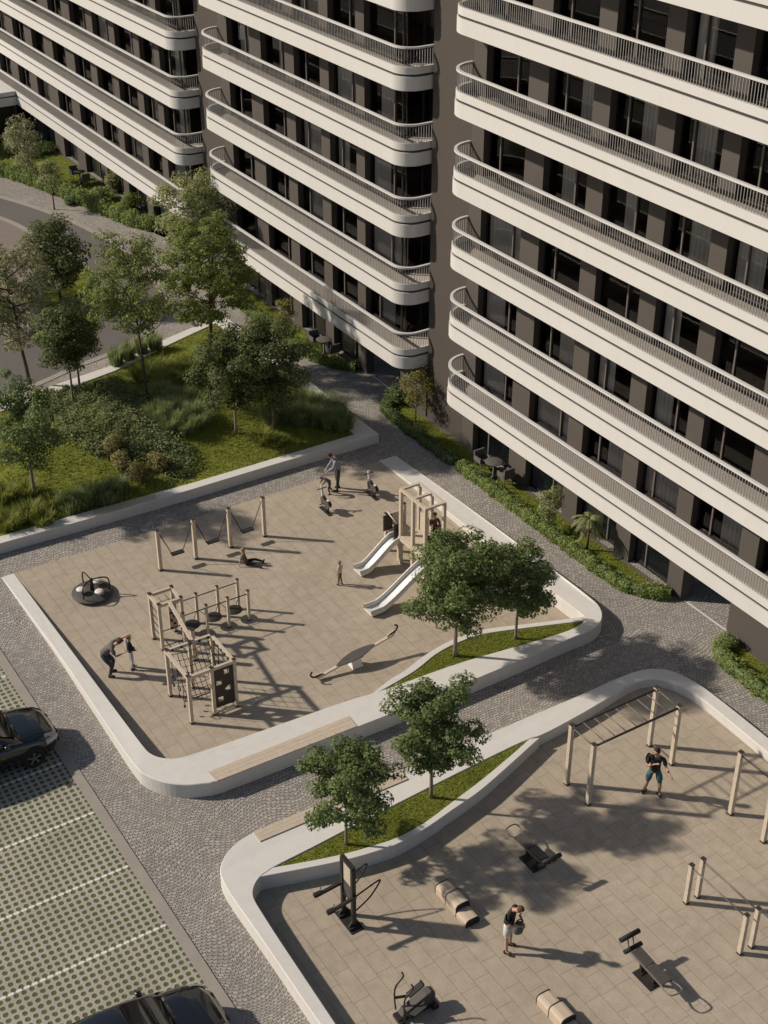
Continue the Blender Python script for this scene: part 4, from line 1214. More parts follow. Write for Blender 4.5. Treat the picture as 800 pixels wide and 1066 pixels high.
part(t, 'grab_bar', 'rail_white', lambda m: m.tube([(sA-.3, ty0-.05, lz+.78), (sA+.32, ty0-.05, lz+.62)], .02, 6))
def slide(xc, y_top, z_top, y_bot):
    def f(m):
        prof = []; N = 16
        for i in range(N+1):
            u = i/N; y = y_top+(y_bot-y_top)*u
            s = max(0, min(1, (u-.10)/.72)); z = z_top+( .13-z_top)*(s*s*(3-2*s)*.35+s*.65)
            prof.append((y, z))
        for i in range(N):
            (ya, za), (yb, zb) = prof[i], prof[i+1]
            for (x0, x1, up) in ((-.20, .20, 0), ):
                m.add([(xc+x0, ya, za), (xc+x1, ya, za), (xc+x1, yb, zb), (xc+x0, yb, zb)], [(0, 1, 2, 3)], 0, True)
                m.add([(xc+x0-.05, ya, za-.07), (xc+x0-.05, yb, zb-.07), (xc+x1+.05, yb, zb-.07), (xc+x1+.05, ya, za-.07)], [(0, 1, 2, 3)], 1, True)
            for sg in (-1, 1):
                a, b = sg*.20, sg*.25
                q = [(xc+a, ya, za), (xc+a, yb, zb), (xc+a, yb, zb+.15), (xc+a, ya, za+.15), (xc+b, ya, za+.15), (xc+b, yb, zb+.15), (xc+b, yb, zb-.07), (xc+b, ya, za-.07)]
                m.add(q, [(0, 1, 2, 3), (3, 2, 5, 4), (4, 5, 6, 7)], 0 if False else 1, True)
        (ye, ze) = prof[-1]
        m.add([(xc-.25, ye, ze-.07), (xc+.25, ye, ze-.07), (xc+.25, ye, ze), (xc-.25, ye, ze)], [(0, 1, 2, 3)], 1)
        m.box((xc, y_bot+.3, .06), (.1, .12, .12), m=1)
    part(t, 'slide', ['slide_steel', 'plastic_white'], f)
slide(-35.08, ty0-.02, lz, 20.95)
slide(-32.88, ty0-.05, zd, 20.02)
part(t, 'slide_landing', 'wood_post', lambda m: m.box((-32.95, (ty0+ty1)/2, zd-.03), (abs(-32.5-tx1)+.0 if tx1 < -32.7 else .3, ty1-ty0, .06)))

# ---- seesaw
e0, e1 = atx(330, 706, -30.75), atx(410, 660, -30.75)
mid = (e0+e1)/2
t = thing('seesaw', 'wooden seesaw with a dark lens-shaped plate and curved handles', 'seesaw', (-30.75, mid.y, 0))
d_ = (e1-e0).normalized()
part(t, 'beam', 'wood_post', lambda m: m.bar(e0, e1, .10, .06))
nrm = d_.cross(V((1, 0, 0))).normalized()
if nrm.z < 0: nrm = -nrm
def lens(m):
    vs = []; N = 14
    for k in range(N+1):
        u = -1+2*k/N; wv = .19*(1-u*u)**.9+.01; c = mid+d_*u*.72+nrm*.045
        vs += [c+V((wv, 0, 0)), c-V((wv, 0, 0)), c-V((wv, 0, 0))-nrm*.03, c+V((wv, 0, 0))-nrm*.03]
    m.loft([vs[4*i:4*i+4] for i in range(N+1)], 0, False)
part(t, 'plate', 'pad_grey', lens)
for e, s in ((e0, -1), (e1, 1)):
    def hd(m):
        c = e-d_*s*.12+nrm*.02; q = smooth_line([c-d_*s*.12+nrm*.01, c+nrm*.06, c+d_*s*.22+nrm*.10, c+d_*s*.30+nrm*.24, c+d_*s*.22+nrm*.33], 4)
        m.tube([p+V((.02, 0, 0)) for p in q], .03, 6)
    part(t, 'handle', 'rubber_black', hd)
    part(t, 'seat', 'plastic_tan', lambda m: m.bar(e-d_*s*.20+nrm*.05, e+d_*s*.05+nrm*.07, .14, .03))
part(t, 'pedestal', 'plastic_white', lambda m: m.loft([[V((-30.75+sx_*a, mid.y+sy_*b, z)) for sx_, sy_ in ((-1, -1), (1, -1), (1, 1), (-1, 1))] for a, b, z in ((.16, .2, 0), (.13, .16, .1), (.11, .14, .3), (.14, .22, mid.z-.03))], 0, False))

# ---- spring riders
def rider(label, px, py):
    c = at(px, py); x, y = c.x, c.y
    t = thing('spring_rider', label, 'spring rider', (x, y, 0))
    part(t, 'base_plate', 'steel_dark', lambda m: m.box((x-.05, y, .015), (.75, .16, .03)))
    part(t, 'spring', 'rubber_black', lambda m: m.tube([(x+.05+.075*math.cos(a), y+.075*math.sin(a), .03+.27*a/(10*PI)) for a in [i*PI/5 for i in range(51)]], .014, 5))
    def side(m):
        prof = [(-.34, .30), (.30, .30), (.38, .46), (.20, .60), (-.05, .52), (-.22, .62), (-.36, .52)]
        for sy in (-.055, .055):
            A = [V((x+a*.85, y+sy-.012, z)) for a, z in prof]; Bq = [V((x+a*.85, y+sy+.012, z)) for a, z in prof]; n = len(prof)
            m.add(A+Bq, [tuple(range(n)), tuple(range(2*n-1, n-1, -1))]+[(i, n+i, n+(i+1) % n, (i+1) % n) for i in range(n)])
    part(t, 'side_plates', 'rider_grey', side)
    part(t, 'seat', 'plastic_white', lambda m: m.lathe([(.02, .55), (.06, .56), (.07, .58), (.06, .60), (.02, .61)], (x+.17, y, 0), 10))
    part(t, 'steering_post', 'plastic_white', lambda m: m.bar((x-.22, y, .48), (x-.32, y, .98), .08, .05))
    part(t, 'handlebar', 'rubber_black', lambda m: m.tube([(x-.29, y-.20, .88), (x-.29, y+.20, .88)], .02, 6))
    part(t, 'footrest', 'rubber_black', lambda m: m.tube([(x-.1, y-.22, .34), (x-.1, y+.22, .34)], .02, 6))
rider('small spring rider bike standing nearer the swings', 340, 533)
rider('small spring rider bike standing nearer the play tower', 388.5, 517)

# ================================================================== FITNESS EQUIPMENT
t = thing('monkey_bars', 'wooden monkey bars with dark rails behind the boxing man', 'monkey bars', (-22.4, 22, 0))
mx0, mx1, my0, my1, mh = -22.88, -21.92, 20.52, 23.61, 2.2
for x in (mx0, mx1):
    for y in (my0, my1): post(t, x, y, mh, .12)
    part(t, 'rail', 'steel_dark', lambda m: m.tube([(x, my0, mh-.08), (x, my1, mh-.08)], .035, 8))
for k in range(9): part(t, 'rung', 'frame_grey', lambda m: m.tube([(mx0, my0+(my1-my0)*k/8, mh-.08), (mx1, my0+(my1-my0)*k/8, mh-.08)], .016, 6))
for y in (my0, my1): part(t, 'tie_rod', 'frame_grey', lambda m: m.tube([(mx0, y, .15), (mx1, y, .15)], .013, 6))
t = thing('pull_up_bar', 'two tall wooden posts with a pull-up bar at the right edge', 'pull-up bar', (-18.9, 23.6, 0))
for x in (-19.51, -18.26): post(t, x, 23.62, 2.27, .12)
part(t, 'bar', 'steel_dark', lambda m: m.tube([(-19.51, 23.62, 2.17), (-18.26, 23.62, 2.17)], .02, 8))
t = thing('parallel_bars', 'four short wooden posts carrying two parallel dip bars', 'parallel bars', (-16.8, 20.55, 0))
for y in (20.36, 20.75):
    for x in (-17.74, -15.79): post(t, x, y, 1.37, .11)
    part(t, 'bar', 'frame_grey', lambda m: m.tube([(-17.74, y, 1.28), (-15.79, y, 1.28)], .022, 8))

# chest press station
ux0, ux1, uy = -22.12, -21.62, 12.68
t = thing('chest_press', 'tall dark chest press frame with arm pads and looped bars', 'exercise machine', (-21.87, uy, 0))
part(t, 'base_plate', 'steel_dark', lambda m: m.box((-21.85, uy, .015), (.85, .36, .025)))
for x in (ux0, ux1):
    part(t, 'upright', 'steel_dark', lambda m: m.box((x, uy, 1.03), (.09, .11, 2.0)))
    part(t, 'foot_bracket', 'rubber_black', lambda m: m.prism([(x-.1, uy-.17), (x+.1, uy-.17), (x+.1, uy+.17), (x-.1, uy+.17)], .03, .09).bar((x, uy-.15, .06), (x, uy, .25), .05, .05).bar((x, uy+.15, .06), (x, uy, .25), .05, .05))
part(t, 'top_bar', 'steel_dark', lambda m: m.box((-21.87, uy, 2.06), (.56, .11, .08)))
part(t, 'sign_board', 'wood_light', lambda m: m.box((-21.87, uy, 1.66), (.40, .04, .62)))
part(t, 'lower_board', 'pad_grey', lambda m: m.box((-21.87, uy, 1.06), (.40, .045, .5)))
for x, s in ((ux0, -1), (ux1, 1)):
    part(t, 'arm', 'steel_dark', lambda m: m.bar((x+s*.05, uy+.05, 1.12), (x+s*.08, uy-.72, 1.02), .07, .09))
    part(t, 'hand_pad', 'rubber_black', lambda m: m.box((x+s*.08, uy-.70, 1.05), (.10, .20, .10)))
    part(t, 'grip', 'chrome', lambda m: m.tube([(x+s*.08, uy-.60, 1.06), (x+s*.08, uy-.60, 1.22)], .022, 6))
    part(t, 'loop_bar', 'rubber_black', lambda m: m.tube(smooth_line([(x+s*.05, uy+.05, 1.12), (x+s*.07, uy+.62, 1.32), (x+s*.07, uy+.74, 1.28), (x+s*.06, uy+.45, .88), (x+s*.05, uy+.05, .62)], 4), .022, 6))

# elliptical trainer
ex, ey = -18.62, 12.62
t = thing('elliptical_trainer', 'dark elliptical trainer with curved handlebars near the lower edge', 'exercise machine', (ex, ey, 0))
part(t, 'base', 'steel_dark', lambda m: m.box((ex, ey-.05, .06), (.20, 1.05, .12)).box((ex, ey+.42, .05), (.42, .16, .10)).box((ex, ey-.5, .05), (.34, .14, .09)))
def shell(m):
    for s in (-.11, .11): pass
    rings = []
    for xo in (-.11, -.085, .085, .11):
        k = .92 if abs(xo) > .1 else 1
        pts = [(ey+.48, .36), (ey+.45, .50), (ey+.34, .57), (ey+.20, .53), (ey-.42, .27), (ey-.48, .19), (ey-.40, .13), (ey+.36, .16), (ey+.45, .23)]
        cyy, czz = ey+.05, .38
        rings.append([V((ex+xo, cyy+(a-cyy)*k, czz+(b-czz)*k)) for a, b in pts])
    m.loft(rings, 0, False)
part(t, 'housing', 'pad_grey', shell)
for s, dz, dy in ((-.23, .12, .10), (.23, 0, -.12)):
    part(t, 'pedal', 'rubber_black', lambda m: m.box((ex+s, ey+dy, .33+dz), (.16, .44, .05), mat=Matrix.Rotation(R(22), 3, 'X')).box((ex+s, ey+dy+.2, .44+dz), (.16, .03, .07)))
    part(t, 'pedal_arm', 'steel_dark', lambda m: m.bar((ex+s, ey+dy-.2, .24+dz), (ex+s*.9, ey-.5, .58), .05, .05))
    part(t, 'handlebar', 'steel_dark', lambda m: m.tube(smooth_line([(ex+s*.9, ey-.46, .15), (ex+s*.9, ey-.50, .62), (ex+s*.9, ey-.46, .95), (ex+s*.9, ey-.26, 1.16), (ex+s*.9, ey-.30, 1.34)], 4), .022, 6))

# benches for sit-ups
def situp(label, x, y, s):
    """s=+1: rollers at the +x end"""
    t = thing('situp_bench', label, 'exercise bench', (x, y, 0))
    part(t, 'base_plate', 'steel_dark', lambda m: m.box((x, y, .015), (.66, .40, .025)))
    for dx in (-.2, .22): part(t, 'leg', 'rubber_black', lambda m: m.bar((x+s*dx, y, .03), (x+s*dx*1.2, y, .42 if dx < 0 else .46), .07, .07, up=(1, 0, 0)).prism([(x+s*dx-.09, y-.08), (x+s*dx+.09, y-.08), (x+s*dx+.09, y+.08), (x+s*dx-.09, y+.08)], .028, .06))
    part(t, 'frame', 'frame_grey', lambda m: m.bar((x-s*.62, y-.13, .44), (x+s*.52, y-.13, .52), .04, .05).bar((x-s*.62, y+.13, .44), (x+s*.52, y+.13, .52), .04, .05))
    part(t, 'back_pad', 'pad_grey', lambda m: m.bar((x-s*.62, y, .49), (x-s*.06, y, .53), .28, .05))
    part(t, 'seat_pad', 'pad_grey', lambda m: m.bar((x-s*.03, y, .532), (x+s*.48, y, .57), .28, .05))
    part(t, 'loop_handle', 'frame_grey', lambda m: m.tube(smooth_line([(x-s*.60, y-.14, .47), (x-s*.78, y-.20, .47), (x-s*.98, y-.15, .50), (x-s*1.0, y+.15, .50), (x-s*.80, y+.20, .47), (x-s*.60, y+.14, .47)], 4), .02, 6))
    part(t, 'roller_stem', 'frame_grey', lambda m: m.tube([(x+s*.50, y-.08, .52), (x+s*.66, y-.08, .50), (x+s*.74, y-.08, .78)], .02, 6).tube([(x+s*.50, y+.08, .52), (x+s*.66, y+.08, .50), (x+s*.74, y+.08, .78)], .02, 6))
    part(t, 'roller', 'rubber_black', lambda m: m.tube([(x+s*.76, y-.30, .80), (x+s*.76, y+.30, .80)], .065, 10))
    part(t, 'roller', 'rubber_black', lambda m: m.tube([(x+s*.60, y-.27, .52), (x+s*.60, y+.27, .52)], .06, 10))
situp('padded sit-up bench lying in the tree shade, roller end towards the parallel bars', -20.98, 17.85, 1)
situp('padded sit-up bench in full sun right of the man with the bag', -16.42, 17.90, -1)

# low step boxes
def boxes(label, x, y, rev=False):
    t = thing('step_box', label, 'step bench', (x+.6, y, 0))
    def rb(m, x0, x1, h):
        prof = [(-.21, .015), (-.21, h-.09), (-.17, h-.02), (-.10, h), (.10, h), (.17, h-.02), (.21, h-.09), (.21, .015)]
        m.loft([[V((xx, y+a, z)) for a, z in prof] for xx in (x0, x1)], 0, False)
    part(t, 'step', 'plastic_tan', lambda m: rb(m, x, x+.44, .30))
    part(t, 'step', 'plastic_tan', lambda m: rb(m, x+.46, x+.92, .38))
    part(t, 'step', 'plastic_tan', lambda m: rb(m, x+.94, x+1.36, .22))
    if True:
        for xx, h in ((x-.012, .31), (x+.45, .39), (x+.93, .39), (x+1.372, .23)):
            prof = [(-.217, .005), (-.217, h-.09), (-.175, h-.02), (-.10, h+.004), (.10, h+.004), (.175, h-.02), (.217, h-.09), (.217, .005)]
            part(t, 'end_plate', 'rubber_black', lambda m: m.loft([[V((q, y+a, z)) for a, z in prof] for q in (xx-.009, xx+.009)], 0, False))
boxes('tan three-part step bench at the edge of the tree shade', -21.45, 15.27)
boxes('tan step bench cut off by the lower edge of the photo', -17.25, 15.36)

MAT['chair_grey'] = plain('chair_grey', (.13, .122, .115), .7, .1, 6)
# ---- terrace furniture
def tset(base, wh):
    x, y = base
    a = [('round terrace table', 'table'), ]
    t = thing('terrace_table', 'round grey terrace table '+wh, 'table', (x, y, .03))
    part(t, 'table_top', 'stone_grey', lambda m: m.lathe([(.05, .70), (.34, .70), (.36, .715), (.34, .73), (.05, .73)], (x, y, 0), 20))
    part(t, 'leg', 'frame_dark', lambda m: m.lathe([(.24, .03), (.24, .05), (.04, .07), (.035, .70)], (x, y, 0), 12))
    for s, w_ in ((-1, 'left'), (1, 'right')):
        cx, cy = x+s*.72, y+.03*s
        t = thing('terrace_chair', 'grey terrace chair '+w_+' of the round table '+wh, 'chair', (cx, cy, .03))
        part(t, 'seat', 'chair_grey', lambda m: m.box((cx, cy, .44), (.46, .46, .07)))
        part(t, 'backrest', 'chair_grey', lambda m: m.box((cx+s*.22, cy, .63), (.06, .48, .40)).box((cx, cy-.23, .55), (.42, .05, .18)).box((cx, cy+.23, .55), (.42, .05, .18)))
        for sx_ in (-1, 1):
            for sy_ in (-1, 1): part(t, 'leg', 'frame_grey', lambda m: m.bar((cx+sx_*.2, cy+sy_*.2, .03), (cx+sx_*.18, cy+sy_*.18, .41), .03))
tset((-37.95, 28.85), 'under the nearest block')
tset((-51.0, 28.85), 'under the middle block')
tset((-78.8, 28.3), 'in the far garden')

# ================================================================== CARS
def car_paint():
    t = NT('black_car_paint'); p = t.pos(); n = t.noise(p, 500, 1)
    t.base(t.ramp(n.outputs[0], [(.4, (.008, .008, .009)), (.7, (.014, .014, .016))]))
    t.rough(.18); t.b.inputs['Coat Weight'].default_value = 1; t.b.inputs['Coat Roughness'].default_value = .04; t.spec(.5)
    return t.m
MAT['car_black'] = car_paint()
MAT['car_glass'] = plain('car_glass', (.012, .012, .013), .05, .05, 1, 0, 0, .8)
MAT['lamp_glass'] = plain('lamp_glass', (.35, .35, .36), .12, .1, 8, 0, .3, .8)
MAT['tail_red'] = plain('tail_red', (.20, .012, .010), .2, .1, 8, 0, 0, .6)
def lerp_tab(tab, y):
    for (a, va), (b, vb) in zip(tab, tab[1:]):
        if a <= y <= b: u = (y-a)/(b-a); u = u*u*(3-2*u)*.5+u*.5; return va+(vb-va)*u
    return tab[-1][1] if y > tab[-1][0] else tab[0][1]
def car(label, x, yfront):
    """car with its nose at yfront, pointing to +y"""
    t = thing('parked_car', label, 'car', (x, yfront-2.3, 0))
    HW = [(0, .52), (.08, .70), (.25, .84), (.6, .91), (1.2, .93), (3.4, .93), (4.1, .90), (4.45, .82), (4.6, .66)]
    ZT = [(0, .66), (.08, .78), (.3, .88), (.8, .97), (1.35, 1.04), (2.2, 1.03), (3.6, 1.06), (4.2, 1.08), (4.5, 1.02), (4.6, .86)]
    def body(m):
        rings = []
        for k in range(31):
            d = 4.6*(k/30); d = min(4.6, max(0, d)); hw, zt = lerp_tab(HW, d), lerp_tab(ZT, d)
            zb = .24 if .2 < d < 4.4 else .32
            prof = [(-.90, zb), (-.99, zb+.12), (-1.0, zb+.3), (-.985, zt-.22), (-.93, zt-.08), (-.80, zt-.015), (-.4, zt+.012), (0, zt+.02)]
            prof = prof+[(-a, z) for a, z in prof[-2::-1]]
            rings.append([V((x+a*hw, yfront-d, z)) for a, z in prof])
        m.loft(rings, 0, True, True, True)
        # cabin
        CB = [(1.12, .80, 1.02), (1.55, .76, 1.22), (2.0, .70, 1.43), (2.35, .66, 1.53), (2.8, .66, 1.56), (3.4, .65, 1.54), (3.9, .64, 1.44), (4.25, .66, 1.24), (4.5, .66, 1.03)]
        rings = []
        for d, hw, zt in CB:
            zb = lerp_tab(ZT, d)-.05; w_ = lerp_tab(HW, d)*.93
            f = max(0, (zt-zb)/.5)
            hwt = w_+(hw-w_)*min(1, f)
            prof = [(-w_, zb), (-(w_*.55+hwt*.45), zb+(zt-zb)*.5), (-hwt, zt-.05), (-hwt*.85, zt-.01), (0, zt+.015)]
            prof = prof+[(-a, z) for a, z in prof[-2::-1]]
            rings.append([V((x+a, yfront-d, z)) for a, z in prof])
        m.loft(rings, 0, True, True, True)
    part(t, 'body', 'car_black', body)
    def zc(d): return lerp_tab([(1.12, 1.02), (1.55, 1.22), (2.0, 1.43), (2.35, 1.53), (3.4, 1.54), (3.9, 1.44), (4.25, 1.24), (4.5, 1.03)], d)
    part(t, 'windscreen', 'car_glass', lambda m: m.loft([[V((x+a*w_, yfront-d, z)) for a in (-1, -.5, 0, .5, 1)] for d, w_, z in ((1.20, .66, 1.085), (1.55, .645, 1.255), (1.95, .60, 1.43), (2.2, .56, 1.515))], 0, True, False, False))
    part(t, 'rear_window', 'car_glass', lambda m: m.loft([[V((x+a*w_, yfront-d, z)) for a in (1, .5, 0, -.5, -1)] for d, w_, z in ((4.42, .55, 1.14), (4.2, .56, 1.30), (3.95, .55, 1.45))], 0, True, False, False))
    for s in (-1, 1):
        for d0, d1 in ((1.75, 2.55), (2.62, 3.35), (3.42, 3.95)):
            def sw(m):
                q = []
                for d in (d0, d1):
                    zb = lerp_tab(ZT, d)+.03; wz = lerp_tab(HW, d)*.93; ztop = zc(d)-.09
                    hwt = .67
                    q.append((d, wz-.035+.012, zb, hwt+.035, max(ztop, zb+.05)))
                (a, w0, z0, w1, z1), (b, w2, z2, w3, z3) = q
                m.add([(x+s*(w0+.006), yfront-a, z0), (x+s*(w2+.006), yfront-b, z2), (x+s*(w3+.02), yfront-b, z3), (x+s*(w1+.02), yfront-a, z1)], [(0, 1, 2, 3) if s > 0 else (3, 2, 1, 0)])
            part(t, 'side_window', 'car_glass', sw)
        part(t, 'headlight', 'lamp_glass', lambda m: m.loft([[V((x+s*(lerp_tab(HW, d)*f+.006), yfront-d+g, z)) for f, g, z in ((1.0, .0, .62), (1.0, 0, .72), (.86, .0, lerp_tab(ZT, d)-.035), (.78, .012, lerp_tab(ZT, d)-.012))] for d in (.06, .16, .3, .46)], 0, True, False, False))
        part(t, 'tail_light', 'tail_red', lambda m: m.box((x+s*.66, yfront-4.53, .90), (.24, .10, .12)))
        def mir(m):
            m.loft([[V((x+s*(.98+a), yfront-1.62-b*.5, 1.10+c)) for a, c in ((-.10, -.06), (.09, -.05), (.10, .05), (-.08, .07))] for b in (-.16, 0, .1)], 0, True)
            m.bar((x+s*.84, yfront-1.66, 1.03), (x+s*.93, yfront-1.64, 1.07), .06, .05)
        mm = part(t, 'mirror', 'car_black', mir)
        part(t, 'door_handle', 'chrome', lambda m: m.box((x+s*.925, yfront-2.45, .88), (.02, .16, .03)))
        for d in (.88, 3.72):
            cyy = yfront-d; cz = .34; xo = x+s*.83
            def tyre(m):
                pr = [(.20, -.105), (.31, -.115), (.345, -.08), (.345, .08), (.31, .115), (.20, .105)]
                m.loft([[V((xo+s*o, cyy+r_*math.cos(a), cz+.005+r_*math.sin(a))) for r_, o in pr] for a in [2*PI*i/28 for i in range(29)]], 0, True, False, True)
            wh = part(t, 'wheel', 'rubber_black', tyre)
            def rim(m):
                m.tube([(xo+s*.09, cyy+.225*math.cos(a), cz+.225*math.sin(a)) for a in [2*PI*i/24 for i in range(24)]], .018, 5, closed=True)
                for k in range(5):
                    a = 2*PI*k/5+.3
                    for da in (-.12, .12): m.bar((xo+s*.10, cyy, cz), (xo+s*.09, cyy+.22*math.cos(a+da), cz+.22*math.sin(a+da)), .035, .03, up=(1, 0, 0))
                m.tube([(xo+s*.05, cyy, cz), (xo+s*.115, cyy, cz)], .05, 8)
                m.tube([(xo-s*.02, cyy, cz), (xo-s*.01, cyy, cz)], .2, 16, m=1)
            part(wh, 'rim', ['frame_grey', 'rubber_black'], rim)
            def arch(m):
                pts = []
                for i in range(13):
                    a = -.15+PI*1.1*i/12
                    pts.append((cyy+.385*math.cos(a), cz+.385*math.sin(a)))
                m.tube([(x+s*.925, a, b) for a, b in pts], .03, 5)
            part(t, 'wheel_arch', 'rubber_black', arch)
    part(t, 'grille', 'rubber_black', lambda m: m.box((x, yfront-.01, .55), (.92, .05, .20)).box((x, yfront+.0, .36), (1.0, .06, .10)))
    part(t, 'hood_seams', 'rubber_black', lambda m: [m.tube([(x+s*.62, yfront-.35, lerp_tab(ZT, .35)+.004), (x+s*.70, yfront-1.15, lerp_tab(ZT, 1.15)+.004)], .008, 4) for s in (-1, 1)])
    part(t, 'wipers', 'rubber_black', lambda m: m.tube([(x-.5, yfront-1.26, 1.12), (x+.05, yfront-1.36, 1.18)], .012, 4).tube([(x+.05, yfront-1.26, 1.12), (x+.58, yfront-1.36, 1.18)], .012, 4))
    return t
car('black parked car at the left edge, front wheel in view, facing the playground wall', -32.52, 8.86)
car('black parked car cut off by the lower edge, seen from above its hood', -20.75, 8.52)
# ================================================================== PEOPLE
MAT['skin'] = plain('skin', (.46, .27, .19), .55, .06, 12)
for k, c in dict(black_cloth=(.018, .017, .017), grey_cloth=(.115, .108, .10), jeans=(.045, .055, .075), white_cloth=(.58, .56, .52), teal_cloth=(.05, .115, .115),
                 blue_grey_cloth=(.21, .22, .25), dark_trousers=(.045, .042, .04), brown_cloth=(.14, .085, .055), khaki_cloth=(.16, .14, .09), pale_cloth=(.50, .44, .38),
                 pink_cloth=(.45, .30, .25), hair_dark=(.035, .02, .014), hair_brown=(.11, .055, .03), hair_fair=(.30, .17, .09), shoe_dark=(.03, .028, .027), shoe_white=(.5, .48, .45), bag_grey=(.10, .098, .095)).items():
    MAT[k] = plain(k, c, .8, .12, 14)

def skin_mesh(name, verts, edges, radii, mat, parent, M, lvl=1):
    me = bpy.data.meshes.new(name+'_src')
    me.from_pydata([tuple(v) for v in verts], edges, [])
    o = bpy.data.objects.new(name+'_src', me); COL.objects.link(o)
    sk = o.modifiers.new('skin', 'SKIN'); sk.use_smooth_shade = True; sk.branch_smoothing = .6
    ss = o.modifiers.new('sub', 'SUBSURF'); ss.levels = lvl; ss.render_levels = lvl
    sv = me.skin_vertices[0].data
    for i, r in enumerate(radii):
        sv[i].radius = r if isinstance(r, tuple) else (r, r); sv[i].use_root = (i == 0)
    dg = bpy.context.evaluated_depsgraph_get()
    ev = bpy.data.meshes.new_from_object(o.evaluated_get(dg))
    bpy.data.objects.remove(o); bpy.data.meshes.remove(me)
    ev.transform(M); ev.name = name
    ev.materials.clear(); ev.materials.append(MAT[mat])
    for p in ev.polygons: p.use_smooth = True
    r = bpy.data.objects.new(name, ev); COL.objects.link(r)
    if parent is not None: r.parent = parent
    return r

BASE = dict(pelvis=(0, 0, .95), spine=(0, 0, 1.14), chest=(.0, 0, 1.34), neck=(0, 0, 1.49), chin=(.015, 0, 1.56), head=(.03, 0, 1.655), crown=(.015, 0, 1.73),
            hipL=(0, .095, .92), kneeL=(.02, .105, .50), ankL=(0, .11, .09), toeL=(.17, .125, .035),
            hipR=(0, -.095, .92), kneeR=(.02, -.105, .50), ankR=(0, -.11, .09), toeR=(.17, -.125, .035),
            shL=(0, .185, 1.42), elL=(-.01, .235, 1.14), wrL=(.06, .25, .90), shR=(0, -.185, 1.42), elR=(-.01, -.235, 1.14), wrR=(.06, -.25, .90))
def person(label, base, rz, pose=None, height=1.78, top='grey_cloth', bottom='jeans', hair='hair_dark', shoes='shoe_dark', shorts=False, bare_top=False, sleeve=.75, child=False, hairlong=False):
    J = {k: V(v) for k, v in BASE.items()}
    for k, v in (pose or {}).items(): J[k] = V(v)
    t = thing('person', label, 'person', base, rz)
    S = height/1.78
    M = Matrix.Scale(S, 4)
    hs = 1.22 if child else 1.0           # children have larger heads
    hd = J['head']; J['crown'] = hd+(J['crown']-hd)*hs
    V_, E_, R_ = [], [], []
    def add(p, r, par=None):
        V_.append(V(p)); R_.append(r)
        if par is not None: E_.append((par, len(V_)-1))
        return len(V_)-1
    pe = add(J['pelvis'], .112); sp = add(J['spine'], .105, pe); ch = add(J['chest'], .118, sp)
    nk = add(J['neck'], .055, ch); cn = add(J['chin'], (.066*hs, .072*hs), nk); he = add(J['head'], (.082*hs, .098*hs), cn); add(J['crown'], (.058*hs, .065*hs), he)
    for s in 'LR':
        h = add(J['hip'+s], .088, pe); k = add(J['knee'+s], .058, add((J['hip'+s]+J['knee'+s])/2, .075, h)); a = add(J['ank'+s], .04, add(J['knee'+s].lerp(J['ank'+s], .35), .055, k)); add(J['toe'+s], .032, a)
        sh = add(J['sh'+s], .055, ch); el = add(J['el'+s], .040, add((J['sh'+s]+J['el'+s])/2, .048, sh)); wr = add(J['wr'+s], .027, add(J['el'+s].lerp(J['wr'+s], .4), .037, el))
        d = (J['wr'+s]-J['el'+s]).normalized(); side = V((0, 0, 1)).cross(d); side = side.normalized() if side.length > .1 else V((0, 1, 0)); up = d.cross(side)
        sg = 1 if s == 'L' else -1
        pm = add(J['wr'+s]+d*.06, (.030, .018), wr)
        for f, (o, L) in enumerate(((-.027, .062), (-.009, .075), (.009, .07), (.026, .055))):
            kn = add(J['wr'+s]+d*.095+side*o, .010, pm); p2 = add(J['wr'+s]+d*(.095+L*.5)+side*o*1.1-up*.008, .0085, kn); add(J['wr'+s]+d*(.095+L*.92)+side*o*1.1-up*.028, .007, p2)
        th = add(J['wr'+s]+d*.035-side*sg*.03, .011, wr); add(J['wr'+s]+d*.075-side*sg*.052-up*.01, .009, th)
    bo = skin_mesh('body', V_, E_, R_, 'skin', t, M)
    # skin under the clothes takes the cloth's colour, so no skin shows between folds
    bo.data.materials.append(MAT[top if not bare_top else 'skin']); bo.data.materials.append(MAT[bottom])
    bones = [(J['pelvis'].lerp(J['spine'], .3), J['neck'].lerp(J['chest'], .3), 1), (J['neck'].lerp(J['chest'], .1), J['crown'], 0)]
    for s in 'LR':
        bones += [(J['sh'+s], J['sh'+s].lerp(J['el'+s], min(1, sleeve)), 1), (J['sh'+s].lerp(J['el'+s], min(1, sleeve)), J['el'+s], 0), (J['el'+s], J['wr'+s], 1 if sleeve > 1 else 0), (J['wr'+s], J['wr'+s]+(J['wr'+s]-J['el'+s]).normalized()*.2, 0), (J['chest'], J['sh'+s], 1)]
        ku = .86 if shorts else 1
        bones += [(J['pelvis'], J['hip'+s], 2), (J['hip'+s], J['hip'+s].lerp(J['knee'+s], ku), 2), (J['hip'+s].lerp(J['knee'+s], ku), J['knee'+s], 0 if shorts else 2), (J['knee'+s], J['ank'+s], 0 if shorts else 2), (J['ank'+s], J['toe'+s], 0)]
    for pl in bo.data.polygons:
        c = V(pl.center)/S; best = None
        for a, b, mi in bones:
            d = b-a; u = max(0, min(1, (c-a).dot(d)/max(d.dot(d), 1e-9))); q = (c-a-d*u).length
            if best is None or q < best[0]: best = (q, mi)
        pl.material_index = best[1]
    # face: nose, eyes and ears sit on the head
    fd = (J['head']-J['chin']).normalized()
    fw = V((1, 0, 0))
    if 'face' in (pose or {}): fw = V(pose['face']).normalized()
    fw = (fw-fd*fw.dot(fd)*.6).normalized(); sd_ = fd.cross(fw).normalized()
    m = MB(); c = J['head']
